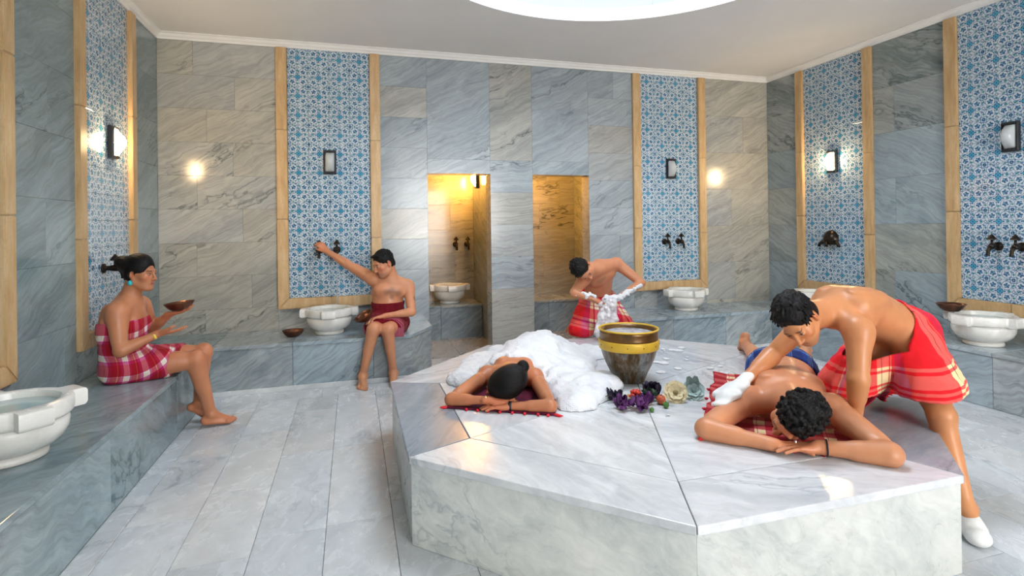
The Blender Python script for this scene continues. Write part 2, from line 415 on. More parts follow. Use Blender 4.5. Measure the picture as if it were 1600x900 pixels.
MT['milk'] = t.bsdf((.16, .19, .22), .6, spec=.15, emit=t.ramp(gz, [(.3, (.76, .87, .97)), (.7, (.82, .90, .98))]), emits=DOME_GLOW)
t = NT('fill_crown_glass'); MT['crown_glow'] = t.bsdf((.8, .85, .9), .3, emit=t.ramp(t.noise(t.coord(), 2, 2), [(.3, (.80, .89, 1.0)), (.7, (.86, .93, 1.0))]), emits=CROWN_FILL)
dome = struct(empty('window_1', (CX, CY, ZC+.12)))
NG = 16
def gore(a0, a1):
    v = []; f = []; na, nb = 6, 12; g = .006
    for th in (0, .012):
        for j in range(nb+1):
            e = 1.05*j/nb
            for i in range(na+1):
                a = a0+(a1-a0)*i/na; rr = CR+.02-th; v.append((rr*math.cos(e)*math.cos(a), rr*math.cos(e)*math.sin(a), rr*.55*math.sin(e)))
    m = (na+1)*(nb+1)
    for j in range(nb):
        for i in range(na):
            q = (j*(na+1)+i, j*(na+1)+i+1, (j+1)*(na+1)+i+1, (j+1)*(na+1)+i)
            f.append(q); f.append(tuple(m+k for k in reversed(q)))
    return mesh_np('pane', v, f)
pane = gore(-PI/NG+.004, PI/NG-.004)
rib = tube_me('rib', [((CR+.03)*math.cos(e)*math.cos(PI/NG), (CR+.03)*math.cos(e)*math.sin(PI/NG), (CR+.03)*.55*math.sin(e)) for e in [1.05*j/12 for j in range(13)]], .012, 6)
for i in range(NG):
    link('pane', pane, MT['milk'], dome, rot=(0, 0, 2*PI*i/NG)); link('rib', rib, MT['white_metal'], dome, rot=(0, 0, 2*PI*i/NG))

ocr = (CR+.02)*math.cos(1.05); ocz = (CR+.02)*.55*math.sin(1.05)
link('fill_crown_pane', lathe('fill_crown_pane', [(ocr-.01, ocz+.01), (ocr*.8, ocz+.05), (ocr*.4, ocz+.09), (.01, ocz+.1), (.01, ocz+.112), (ocr*.4, ocz+.102), (ocr*.8, ocz+.062), (ocr-.01, ocz+.022)], 40, True, False), MT['crown_glow'], dome)  # unseen glowing pane, added to light the room from above
link('fill_crown_ring', lathe('fill_crown_ring', [(ocr-.03, ocz-.02), (ocr+.03, ocz-.02), (ocr+.03, ocz+.04), (ocr-.03, ocz+.04), (ocr-.03, ocz-.02)], 40, False, False), MT['white_metal'], dome)
# floor
floor = struct(link('floor', box_me(XR-XL+.4, 10.4, .05, 0), MT['grout'], None, ((XL+XR)/2, 3.2, -.045)))
fo = floor.location
APO = 1.57; HP = .42; PCX, PCY = 1.82, 3.27
def in_oct(x, y, m=0): 
    dx, dy = abs(x-PCX), abs(y-PCY); return max(dx, dy, (dx+dy)/math.sqrt(2)) < APO-m
r = random.Random(3)
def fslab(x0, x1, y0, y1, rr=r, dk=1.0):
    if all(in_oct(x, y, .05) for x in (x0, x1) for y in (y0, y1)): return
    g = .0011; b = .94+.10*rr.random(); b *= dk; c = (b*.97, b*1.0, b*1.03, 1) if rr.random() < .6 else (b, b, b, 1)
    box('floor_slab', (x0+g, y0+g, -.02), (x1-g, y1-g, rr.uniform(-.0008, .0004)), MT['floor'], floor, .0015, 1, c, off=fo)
xs = [-1.25, -1.127]+[-1.127+.3275*k for k in range(1, 19)]+[4.86]
for i in range(len(xs)-1):
    y = YF+r.uniform(0, .5) if i else YF
    if i: fslab(xs[i], xs[i+1], YF, y)
    while y < 5.2-1e-6:
        y2 = min(5.2, y+r.uniform(.72, 1.05))
        if 5.2-y2 < .25: y2 = 5.2
        fslab(xs[i], xs[i+1], y, y2); y = y2
x = -1.25
while x < 4.86-1e-6:
    x2 = min(4.86, x+r.uniform(.7, 1.0)); fslab(x, x2, 5.2, 5.468); x = x2
x = .5
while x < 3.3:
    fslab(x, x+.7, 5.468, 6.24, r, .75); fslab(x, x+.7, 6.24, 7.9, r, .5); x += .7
floor_y = None

# ------------------------------------------------------------------ benches
BZ = .445
def bench(name, label, poly_front, boxes_seat, fronts, ends=()):
    """seat slabs are boxes (x0,y0,x1,y1); fronts are boxes of facing slabs"""
    ctr = Vector(((boxes_seat[0][0]+boxes_seat[-1][2])/2, (boxes_seat[0][1]+boxes_seat[-1][3])/2, 0))
    e = empty(name, ctr, label=label, cat='bench')
    return e, ctr
def slab_poly(name, pts, z0, z1, mat, parent, off, color=None, bev=.004):
    """prism over a polygon with eased edges"""
    bm = bmesh.new(); c = sum((Vector((*p, 0)) for p in pts), Vector())/len(pts); zc = (z0+z1)/2
    lo = [bm.verts.new((p[0]-c.x, p[1]-c.y, z0-zc)) for p in pts]; hi = [bm.verts.new((p[0]-c.x, p[1]-c.y, z1-zc)) for p in pts]
    bm.faces.new(list(reversed(lo))); bm.faces.new(hi); n = len(pts)
    for i in range(n): bm.faces.new((lo[i], lo[(i+1) % n], hi[(i+1) % n], hi[i]))
    bmesh.ops.recalc_face_normals(bm, faces=bm.faces)
    if bev: bmesh.ops.bevel(bm, geom=bm.edges[:], offset=bev, segments=2, affect='EDGES', profile=.6)
    o = link(name, bm_mesh(name, bm), mat, parent, Vector((c.x, c.y, zc))-Vector(off), color=color); return o
OV = .012; SEAT = .032
def straight_bench(label, axis, wall, front, a, b, joints, seed, end_pts=None, plinth=True, cool=.6):
    rr = random.Random(seed); sg = 1 if front > wall else -1
    mid = (a+b)/2
    ctr = Vector((((wall+front)/2, mid, 0) if axis == 'y' else (mid, (wall+front)/2, 0)))
    e = empty('marble_bench', ctr, label=label, cat='bench')
    P = (lambda u, w: (w, u)) if axis == 'y' else (lambda u, w: (u, w))
    edges = [a]+list(joints)+[b]
    for i in range(len(edges)-1):
        u0, u1 = edges[i]+.0015, edges[i+1]-.0015
        last = (i == len(edges)-2) and end_pts
        wl = wall+sg*.006
        if last:
            (ue_f, ue_b) = end_pts
            top = [P(u0, front+sg*OV), P(ue_f+.006, front+sg*OV), P(ue_b+.012, wall+sg*.37), P(ue_b+.012, wl), P(u0, wl)]
            body = [P(u0, front), P(ue_f, front), P(ue_b, wall+sg*.37), P(ue_b, wl), P(u0, wl)]
        else:
            i0 = .0125 if i == 0 and a < -1.2 and axis == 'x' else 0; i1 = .0125 if u1 > 4.8 and axis == 'x' else 0
            top = [P(u0+i0, front+sg*OV), P(u1-i1, front+sg*OV), P(u1-i1, wl), P(u0+i0, wl)]
            body = [P(u0, front), P(u1, front), P(u1, wl), P(u0, wl)]
        if (sg > 0) == (axis == 'x'): top.reverse(); body.reverse()
        slab_poly('seat_slab', top, BZ-SEAT, BZ, MT['bench'], e, ctr, tint(rr, cool))
        slab_poly('front_slab', body, .0, BZ-SEAT-.001, MT['bench'], e, ctr, tint(rr, cool), .002)
    if plinth:
        u0, u1 = a, (end_pts[0] if end_pts else b)
        pts = [P(u0, front), P(u1, front), P(u1, front+sg*.018), P(u0, front+sg*.018)]
        if (sg > 0) != (axis == 'x'): pts.reverse()
        slab_poly('plinth', pts, .0, .045, MT['floor'], e, ctr, (1.05, 1.05, 1.03, 1), .003)
    return e
straight_bench('long grey-veined marble bench along the left wall', 'y', XL, -1.25, YF, YB-.002, (.2, 1.9, 3.4, 4.55, 5.465), 61, plinth=False, cool=2)
straight_bench('marble bench under the back wall, left of the cubicle doorways', 'x', YB, 5.468, -1.2475, .795, (-.55, .18), 62, (.534, .795))
straight_bench('marble bench under the back wall, right of the cubicle doorways', 'x', YB, 5.468, 2.86, 4.8575, (3.5, 4.2), 63)
straight_bench('long marble bench along the right wall', 'y', XR, 4.86, YF, YB-.002, (.4, 1.8, 3.1, 4.25, 5.465), 64, plinth=False)

# ------------------------------------------------------------------ tile panels
TW, THh = .2125, .2055
tile_me = None
def make_tile():
    bm = bmesh.new(); bmesh.ops.create_cube(bm, size=1)
    for v in bm.verts: v.co = Vector((v.co.x*(TW-.0016), v.co.y*.012, v.co.z*(THh-.0016)))
    bmesh.ops.bevel(bm, geom=[e for e in bm.edges], offset=.0016, segments=1, affect='EDGES')
    me = bm_mesh('tile', bm); me.materials.append(MT['tile']); return me
tile_me = make_tile()
def frame_piece(name, pts, depth, parent):
    """stone frame member: outline in panel x,z, chamfered towards the tiles"""
    bm = bmesh.new(); c = Vector((sum(p[0] for p in pts)/len(pts), 0, sum(p[1] for p in pts)/len(pts)))
    fr = [bm.verts.new((p[0]-c.x, -depth/2, p[1]-c.z)) for p in pts]; bk = [bm.verts.new((p[0]-c.x, depth/2, p[1]-c.z)) for p in pts]
    n = len(pts); bm.faces.new(fr); bm.faces.new(list(reversed(bk)))
    for i in range(n): bm.faces.new((fr[i], bk[i], bk[(i+1) % n], fr[(i+1) % n]))
    bmesh.ops.recalc_face_normals(bm, faces=bm.faces)
    bmesh.ops.bevel(bm, geom=bm.edges[:], offset=.006, segments=2, affect='EDGES')
    return link(name, bm_mesh(name, bm), MT['frame'], parent, (c.x, -.034+depth/2, c.z))
def panel(loc, rz, label):
    e = empty('tile_panel', (loc[0], loc[1], PZ), rz, label, 'tile panel', 'blue tile panels in stone frames')
    W = .425; F = .11; H = ZH-PZ; G = .0012
    bk = link('backing', box_me(W*2, .006, H-F, 0), MT['grout'], e, (0, .018, F+(H-F)/2))
    segs = [.78, .72, .66]
    for s in (-1, 1):
        z = 0
        rr = random.Random(int(loc[0]*100)+s); L = [H*(.30+rr.uniform(-.05, .05)), H*(.63+rr.uniform(-.06, .06))]
        zz = [0]+L+[H]
        for k in range(3):
            a, b = zz[k]+G, zz[k+1]-G
            xo, xi = s*(W+F), s*W
            pts = [(xo, a), (xi, a if k else F+G), (xi, b), (xo, b)]
            if s > 0: pts.reverse()
            frame_piece('frame_side', pts, .056, e)
    for (xa, xb) in ((-1, 0), (0, 1)):
        x0 = -(W+F) if xa else 0; x1 = (W+F) if xb else 0
        pts = [(x0+(G if xa else .0012)*1, 0), (x1-.0012, 0), (W-.0012 if xb else -.0012, F), (-W+.0012 if xa else .0012, F)]
        frame_piece('frame_bottom', pts, .056, e)
    # tiles; the topmost course is cut under the cornice
    z = F; row = 0
    while z < H-.01:
        h = min(THh, H-z)
        for c in range(4):
            x = -W+TW*(c+.5)
            if h > THh-.001: link('tile', tile_me, None, e, (x, .008, z+THh/2))
            else:
                me = cut_tile(h); link('tile', me, None, e, (x, .008, z+THh/2))
        z += THh; row += 1
    return e
_ct = {}
def cut_tile(h):
    k = round(h, 4)
    if k not in _ct:
        me = tile_me.copy()
        for v in me.vertices:
            if v.co.z > -THh/2+h: v.co.z = -THh/2+h
        _ct[k] = me
    return _ct[k]
panel((PB[0], YB), 0, 'blue patterned tile panel on the back wall, behind the seated man')
panel((PB[1], YB), 0, 'blue patterned tile panel on the back wall, right of the doorways')
panel((XL, PLc[0]), PI/2, 'blue patterned tile panel on the left wall, behind the seated woman')
panel((XL, PLc[1]), PI/2, 'tile panel with beige frame cut off by the left picture edge')
panel((XR, PRc[0]), -PI/2, 'blue patterned tile panel on the right wall, with the lit lamp')
panel((XR, PRc[1]), -PI/2, 'large blue tile panel at the right picture edge, with the unlit lamp')

# ------------------------------------------------------------------ cubicles behind the doorways
def cubicle(n, x0, x1, yb):
    y0 = YB+TH; r_ = random.Random(70+n); zc = 2.55
    for nm, lo, hi in ((f'wall_cubicle_back_{n}', (x0-.1, yb+ST, 0), (x1+.1, yb+.15, zc)), (f'wall_cubicle_left_{n}', (x0-.1, y0, 0), (x0-ST, yb+ST, zc)), (f'wall_cubicle_right_{n}', (x1+ST, y0, 0), (x1+.1, yb+ST, zc))):
        o = struct(multi_box(nm, [(lo, hi)], MT['grout']))
        if 'back' in nm: slabs(o, 'back', yb, x0, x1, 0, zc, .36, .8, 80+n, MT['wall_vein'], cool=.05)
        elif 'left' in nm: slabs(o, 'left', x0, y0, yb, 0, zc, .42, .9, 82+n, MS, cool=.1)
        else: slabs(o, 'right', x1, y0, yb, 0, zc, .42, .9, 84+n, MS, cool=.1)
    struct(multi_box(f'ceiling_cubicle_{n}', [((x0-.1, y0, zc), (x1+.1, yb+.15, zc+.06))], MT['plaster']))
cubicle(1, .55, 1.70, 7.86); cubicle(2, 2.02, 3.3, 7.86)
for (a, b, lb) in ((.555, 1.69, 'short marble bench inside the left cubicle'), (2.03, 3.29, 'short marble bench inside the right cubicle')):
    straight_bench(lb, 'x', 7.858, 7.30, a, b, ((a+b)/2,), int(a*100), plinth=False)

# ------------------------------------------------------------------ the octagonal platform
plat = empty('marble_platform', (PCX, PCY, 0), label='large octagonal marble massage platform in the middle of the room', cat='platform')
VR = APO/math.cos(PI/8)
oc = [(VR*math.cos(PI/8+k*PI/4), VR*math.sin(PI/8+k*PI/4)) for k in range(8)]
SL = .035; r = random.Random(5)
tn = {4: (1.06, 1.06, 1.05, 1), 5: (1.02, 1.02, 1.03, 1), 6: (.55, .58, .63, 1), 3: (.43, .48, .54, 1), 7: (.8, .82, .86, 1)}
def wedge(k, pts, col):
    # drawn for k = 0 and turned, so the grain follows each side
    o = slab_poly('top_slab', pts, HP-SL, HP, MT['plat_top'], plat, (0, 0, 0), col, .006)
    l = o.location.copy(); q = Matrix.Rotation(k*PI/4, 3, 'Z'); o.location = q @ l; o.rotation_euler = (0, 0, k*PI/4+PI/4); return o
A0, B0 = Vector(oc[7]), Vector(oc[0]); MID = .80; GP = .0016
for k in range(8):
    ka = k   # wedge k spans oc[k-1]..oc[k]
    side = (k-1) % 8
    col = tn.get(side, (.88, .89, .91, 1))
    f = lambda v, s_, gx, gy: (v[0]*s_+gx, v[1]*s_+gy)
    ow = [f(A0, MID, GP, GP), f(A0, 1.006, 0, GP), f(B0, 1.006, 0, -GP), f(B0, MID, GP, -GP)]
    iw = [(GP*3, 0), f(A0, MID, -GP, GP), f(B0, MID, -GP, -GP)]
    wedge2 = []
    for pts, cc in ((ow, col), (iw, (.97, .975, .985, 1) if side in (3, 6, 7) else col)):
        # canonical polygon pre-turned by -45 deg so that the object carries a quarter turn for the grain
        pp = [tuple((Matrix.Rotation(-PI/4, 2) @ Vector(p))) for p in pts]
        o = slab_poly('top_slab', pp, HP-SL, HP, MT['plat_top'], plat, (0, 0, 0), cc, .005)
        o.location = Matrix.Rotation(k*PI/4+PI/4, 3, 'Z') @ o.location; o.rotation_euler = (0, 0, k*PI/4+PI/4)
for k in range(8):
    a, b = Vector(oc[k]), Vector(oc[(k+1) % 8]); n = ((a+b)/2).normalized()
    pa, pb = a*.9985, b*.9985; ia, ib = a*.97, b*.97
    slab_poly('side_slab', [tuple(ia), tuple(pa), tuple(pb), tuple(ib)], .0, HP-SL-.001, MT['plat_side'], plat, (0, 0, 0), (1.24, 1.22, 1.17, 1) if k == 4 else ((1.0, 1.0, .98, 1) if k == 5 else (.92, .94, .96, 1)), .003)  # front-left side tinted lighter to stand for stronger light on that face
slab_poly('core', [tuple(Vector(p)*.968) for p in oc], .0, HP-SL-.002, MT['grout'], plat, (0, 0, 0), None, 0)

# ------------------------------------------------------------------ basins
MT['water'] = NT('still_water').bsdf((.42, .55, .55), .06, spec=.6)
def basin_parts():
    n = 144; R, HW, LX = .232, .062, .283
    def outl(a, k=1.0, add=0):
        best = R
        for q in range(4):
            f = (a-q*PI/2+PI) % (2*PI)-PI
            if abs(f) < 1.2:
                t = LX*math.tan(f)
                if abs(t) <= HW: best = max(best, LX/math.cos(f))
                elif abs(f) < PI/2: 
                    # side of the lug
                    rr = HW/abs(math.sin(f))
                    if rr > best and rr*math.cos(f) <= LX: best = max(best, rr)
        return best+add
    rings = [(lambda a: .205, .172), (lambda a: outl(a, 1, -.012), .176), (lambda a: outl(a, 1, -.003), .184), (lambda a: outl(a), .194), (lambda a: outl(a), .242), (lambda a: outl(a, 1, -.004), .252), (lambda a: outl(a, 1, -.012), .256),
             (lambda a: .196, .256), (lambda a: .187, .252), (lambda a: .183, .235), (lambda a: .165, .15), (lambda a: .10, .09), (lambda a: .02, .075)]
    v = []; f = []
    for fn, z in rings:
        for i in range(n):
            a = 2*PI*i/n; r_ = fn(a); v.append((r_*math.cos(a), r_*math.sin(a), z))
    for j in range(len(rings)-1):
        for i in range(n):
            k = (i+1) % n; f.append((j*n+i, j*n+k, (j+1)*n+k, (j+1)*n+i))
    f.append(tuple((len(rings)-1)*n+i for i in range(n)))
    rim = mesh_np('rim', v, f)
    bowl = lathe('bowl', [(.11, .02), (.125, .036), (.165, .052), (.196, .08), (.213, .115), (.217, .15), (.21, .178)], 48)
    foot = lathe('foot', [(.132, 0), (.14, .004), (.14, .024), (.132, .032), (.115, .036)], 48)
    water = lathe('water', [(.181, .222), (.18, .224), (.09, .2245), (.004, .2245)], 48)
    return rim, bowl, foot, water
_bp = basin_parts()
def basin(loc, label, rz=0, s=1.0):
    e = empty('marble_basin', loc, rz, label, 'basin', 'carved marble wash basins'); e.scale = (s, s, s)
    for nm, me, m in zip(('rim', 'bowl', 'foot', 'water'), _bp, (MT['basin'],)*3+(MT['water'],)):
        o = link(nm, me, m, e)
        if nm == 'rim': auto_smooth(o, 35)
    return e
basin((-.235, 5.84, BZ), 'white marble basin between the small bowl and the seated man')
basin((-1.555, 3.12, BZ), 'large white marble basin on the left bench at the picture edge', rz=PI/4, s=1.04)
basin((3.93, 5.86, BZ), 'white marble basin below the tile panel right of the doorways')
basin((5.13, 3.34, BZ), 'white marble basin at the right picture edge with a bowl on it')
basin((5.18, 5.12, BZ), 'marble basin mostly hidden behind the bending masseur')
basin((1.29, 7.58, BZ), 'small marble basin inside the left cubicle')

# ------------------------------------------------------------------ lamps
MT['black_plastic'] = plain('black_housing', (.012, .014, .018), .35, var=.2)
MT['opal'] = plain('opal_glass_unlit', (.52, .55, .56), .12, var=.04)
t = NT('opal_glass_lit'); MT['opal_lit'] = t.bsdf((.9, .85, .75), .3, emit=t.ramp(t.noise(t.coord(), 9, 2), [(.2, (1, .66, .32)), (.8, (1, .74, .42))]), emits=LAMP)
def lamp_parts():
    bm = bmesh.new()
    # housing: a shallow tray with a raised border
    def prism(w0, h0, w1, h1, ya, yb):
        a = [bm.verts.new((x*w0, ya, z*h0)) for x, z in ((-1, -1), (1, -1), (1, 1), (-1, 1))]
        b = [bm.verts.new((x*w1, yb, z*h1)) for x, z in ((-1, -1), (1, -1), (1, 1), (-1, 1))]
        return a, b
    outer0, outer1 = prism(.066, .13, .066, .13, 0, -.03)
    o2, o3 = prism(.058, .12, .052, .108, -.045, -.045)
    i2, i3 = prism(.052, .108, .05, .1, -.030, -.030)
    def skin(a, b):
        for i in range(4): bm.faces.new((a[i], a[(i+1) % 4], b[(i+1) % 4], b[i]))
    bm.faces.new(outer0); skin(outer0, outer1); skin(outer1, o2); skin(o2, o3); skin(o3, i2); bm.faces.new(i2)
    for vv in i3: bm.verts.remove(vv)
    bmesh.ops.recalc_face_normals(bm, faces=bm.faces)
    bmesh.ops.bevel(bm, geom=[e for e in bm.edges if e.calc_length() > .05], offset=.004, segments=2, affect='EDGES')
    h = bm_mesh('housing', bm)
    # diffuser: bulging prism, deepest above the middle
    v = []; f = []; prof = [(-.104, .026), (-.088, .055), (-.03, .098), (.012, .108), (.06, .082), (.104, .026)]
    ns = 9
    for z, d in prof:
        for i in range(ns):
            a = i/(ns-1)*2-1; dd = .026+(d-.026)*math.sqrt(max(0, 1-abs(a)**3)); v.append((a*.05, -dd, z))
    for j in range(len(prof)-1):
        for i in range(ns-1): f.append((j*ns+i, j*ns+i+1, (j+1)*ns+i+1, (j+1)*ns+i))
    d = mesh_np('diffuser', v, f, True)
    bk = len(v)
    return h, d
_lp = lamp_parts(); _lit = _lp[1].copy(); _lit.materials.append(MT['opal_lit'])
clip_me = box_me(.03, .01, .012, .002, 1, MT['black_plastic'])
t = NT('opal_glass_lit_amber'); MT['opal_amber'] = t.bsdf((.9, .8, .6), .3, emit=t.ramp(t.noise(t.coord(), 9, 2), [(.2, (1, .42, .06)), (.8, (1, .48, .09))]), emits=LAMP*1.6)
_amb = _lp[1].copy(); _amb.materials.append(MT['opal_amber'])
def lamp(loc, rz, lit, label, glow=1.0):
    e = empty('wall_lamp', loc, rz, label, 'lamp', 'bulkhead wall lamps')
    hs = auto_smooth(link('housing', _lp[0], MT['black_plastic'], e), 30)
    link('diffuser', (_amb if glow > 1 else _lit) if lit else _lp[1], None if lit else MT['opal'], e)
    for z in (-.11, .11): link('clip', clip_me, MT['black_plastic'], hs, (0, -.047, z))
    return e
lamp((XL+.002, 5.13, 2.22), PI/2, True, 'lit wall lamp on the left tile panel above the seated woman')
lamp((PB[0], YB+.002, 2.22), 0, False, 'unlit wall lamp on the back tile panel above the seated man')
lamp((PB[1]+.01, YB+.002, 2.22), 0, False, 'unlit wall lamp on the back tile panel right of the doorways')
lamp((XR-.002, 5.17, 2.22), -PI/2, True, 'lit wall lamp on the right wall')
lamp((XR-.002, 3.33, 2.22), -PI/2, False, 'unlit wall lamp at the right picture edge')
lamp((1.698, 7.50, 2.17), -PI/2, True, 'lit lamp inside the left cubicle near the door top', 2)
lamp((2.022, 7.15, 2.2), PI/2, True, 'lamp inside the right cubicle, hidden by the door pillar', 2)

# ------------------------------------------------------------------ taps
MT['bronze'] = plain('dark_bronze', (.035, .026, .02), .32, .85, var=.4, scale=30)
def tap_parts():
    body = tube_me('body', [(0, -.002, 0), (0, -.012, 0), (0, -.014, 0), (0, -.03, 0), (0, -.06, 0), (0, -.085, 0), (0, -.1, 0)], [.036, .034, .02, .016, .022, .024, .016], 14)
    spout = tube_me('spout', [(0, -.085, -.004), (0, -.105, -.012), (0, -.118, -.035), (0, -.122, -.062), (0, -.123, -.075)], [.017, .016, .014, .013, .015], 12)
    stem = tube_me('stem', [(0, -.075, .015), (0, -.075, .03), (0, -.075, .055)], [.013, .009, .009], 10)
    hd = tube_me('handle', [(0, -.075, .05), (0, -.075, .056), (0, -.075, .062), (0, -.075, .082), (0, -.075, .10)], [.006, .036, .034, .018, .004], 8, False)
    return (('body', body), ('spout', spout), ('stem', stem), ('handle', hd))
_tp = tap_parts()
def tap(loc, rz, label, sc=1.1):
    e = empty('tap', loc, rz, label, 'tap', 'bronze taps'); e.scale = (sc, sc, sc)
    st = None
    for nm, me in _tp:
        o = link(nm, me, MT['bronze'], st if nm == 'handle' else e)
        if nm == 'stem': st = o
    return e
TY = .0
tap((-.345, YB, 1.27), 0, 'dark bronze tap gripped by the seated man')
tap((-.165, YB, 1.27), 0, 'dark bronze tap with water running into the basin below')
tap((3.875, YB, 1.275), 0, 'left tap of the pair above the back right basin')
tap((4.075, YB, 1.275), 0, 'right tap of the pair above the back right basin')
tap((XL, 4.97, 1.215), PI/2, 'dark tap on the left wall behind the seated woman\'s head')
tap((XR, 3.45, 1.265), -PI/2, 'left tap of the pair at the right picture edge')
tap((XR, 3.27, 1.265), -PI/2, 'rightmost tap, cut by the right picture edge')
tap((1.43, 7.858, 1.25), 0, 'left tap of the pair inside the left cubicle')
tap((1.60, 7.858, 1.25), 0, 'right tap of the pair inside the left cubicle')
# the dome-shaped outlet on the right wall
e = empty('wall_fountain', (XR-.002, 5.21, 1.29), -PI/2, 'dark bronze dome-shaped water outlet with two side spouts, on the right wall', 'fountain')
v = []; f = []; na, nb = 20, 9
for j in range(nb+1):
    el = j/nb*PI/2
    for i in range(na):
        a = 2*PI*i/na; x, z = .10*math.cos(el)*math.cos(a), .115*math.cos(el)*math.sin(a)
        if z < -.06: z = -.06
        v.append((x, -.085*math.sin(el), z))
for j in range(nb):
    for i in range(na): k = (i+1) % na; f.append((j*na+i, j*na+k, (j+1)*na+k, (j+1)*na+i))
link('dome', mesh_np('dome', v, f), MT['bronze'], e)
for s in (-1, 1):
    sp = link('spout', tube_me('spout', [(s*.07, -.03, -.02), (s*.11, -.04, -.035), (s*.135, -.045, -.06), (s*.14, -.045, -.085)], [.026, .02, .017, .02], 12), MT['bronze'], e)
link('spout', tube_me('spout', [(0, -.07, -.03), (0, -.085, -.05), (0, -.088, -.085)], [.02, .018, .02], 12), MT['bronze'], e)
# running water
MT['stream'] = NT('running_water').bsdf((.85, .92, .95), .1, trans=.6, ior=1.33)
ws = link('water_stream', tube_me('water_stream', [(-.165, YB-.136, 1.185), (-.165, YB-.137, 1.1), (-.164, YB-.139, .95), (-.165, YB-.141, .8), (-.166, YB-.142, .672)], [.007, .006, .0055, .006, .009], 8), MT['stream'])
tag(ws, 'thin stream of water falling from the tap into the basin', 'water')

# ------------------------------------------------------------------ copper bath bowls
def _copper():
    t = NT('old_copper'); c = t.coord(); n1 = t.noise(c, 14, 5); vo = t.new('ShaderNodeTexVoronoi'); t.put(vo.inputs['Vector'], c); vo.inputs['Scale'].default_value = 70
    col = t.ramp(n1, [(.3, (.07, .028, .018)), (.6, (.17, .07, .04)), (.8, (.28, .13, .07))])
    return t.bsdf(col, .3, .8, t.bump(vo.outputs['Distance'], .3, .003))
MT['copper'] = _copper()
def bowl_me(R=.105, h=.058):
    prof = [(.0005, 0), (R*.5, 0), (R*.56, .004), (R*.78, h*.42), (R*.93, h*.8), (R, h), (R*1.015, h+.003), (R*.985, h+.003), (R*.9, h*.8), (R*.74, h*.44), (R*.5, .008), (.028, .007), (.02, .016), (.0005, .019)]
    return lathe('bowl', prof, 40, True, False)
_bm = bowl_me()
def bowl(loc, label, rot=(0, 0, 0), s=1.0):
    o = link('copper_bowl', _bm, MT['copper'], None, loc, rot); o.scale = (s, s, s); o.rotation_euler = rot
    return tag(o, label, 'bowl', 'copper bath bowls')
bowl((-.575, 5.78, BZ+.001), 'dark copper bowl standing on the back bench left of the basin', s=.98)
bowl((5.06, 3.545, BZ+.2575), 'dark copper bowl on the rim of the right basin', s=1.05)

# ------------------------------------------------------------------ soap bucket
def _bucket():
    t = NT('weathered_brass'); c = t.coord(); n1 = t.noise(t.vm('MULTIPLY', c, (6, 6, 1.2)), 3, 6, .7); n2 = t.noise(c, 20, 4)
    col = t.ramp(n1, [(.3, (.04, .025, .012)), (.44, (.13, .08, .035)), (.56, (.20, .20, .19)), (.75, (.36, .37, .37))])
    col = t.mix(t.ramp(n2, [(.55, 0), (.7, .6)]), col, (.02, .015, .01)); return t.bsdf(col, .38, .55, t.bump(n2, .3, .004))
MT['bucket'] = _bucket()
MT['bucket_top'] = plain('brown_lacquer', (.15, .075, .02), .3, .4, var=.5, scale=9)
MT['yellow'] = plain('yellow_brass_band', (.66, .42, .035), .42, .1, var=.12, scale=14)
def _foam():
    t = NT('soap_foam'); c = t.coord(); n1 = t.noise(c, 60, 4, .7); n2 = t.noise(c, 9, 4); vo = t.new('ShaderNodeTexVoronoi'); t.put(vo.inputs['Vector'], c); vo.inputs['Scale'].default_value = 170
    hgt = t.m('ADD', t.m('MULTIPLY', n2, 1.2), t.m('ADD', t.m('MULTIPLY', n1, .5), t.m('MULTIPLY', vo.outputs['Distance'], .3)))
    return t.bsdf(t.ramp(n2, [(.3, (.74, .76, .80)), (.7, (.88, .88, .90))]), .55, normal=t.bump(hgt, .8, .02), sss=.35, sssr=(.02, .02, .022), spec=.35)
MT['foam'] = _foam()
BK = (1.83, 3.42)
bucket = empty('soap_bucket', (BK[0], BK[1], HP), label='weathered brass bucket with two yellow bands, full of soapy water', cat='bucket'); bucket.scale = (.95, .95, .97)
link('body', lathe('body', [(.10, .0), (.112, .004), (.118, .025), (.137, .07), (.166, .125), (.188, .18), (.201, .225), (.205, .24), (.2, .245)], 56), MT['bucket'], bucket)
link('collar', lathe('collar', [(.2, .295), (.2115, .297), (.2085, .312), (.2085, .35), (.213, .368), (.2, .37), (.199, .33)], 56, cap=False), MT['bucket_top'], bucket)
bband = link('band', lathe('band', [(.2, .234), (.213, .236), (.2165, .25), (.2195, .29), (.2175, .3), (.208, .302)], 56, cap=False), MT['yellow'], bucket)
link('rim', lathe('rim', [(.203, .366), (.215, .367), (.218, .372), (.216, .378), (.210, .379), (.2055, .375), (.203, .34), (.203, .30)], 56, cap=False), MT['yellow'], bucket)
link('suds', lathe('suds', [(.2035, .336), (.18, .344), (.14, .34), (.1, .347), (.05, .342), (.003, .346)], 40, cap=False), plain('grey_suds', (.42, .42, .47), .25, var=.5, scale=16, bump=.6), bucket)
for i in range(12):
    a = 2*PI*i/12; link('rivet', lathe('rivet', [(.004, 0), (.0035, .002), (.001, .003)], 8), MT['bronze'], bband, (.219*math.cos(a), .219*math.sin(a), .270), (0, PI/2, a))

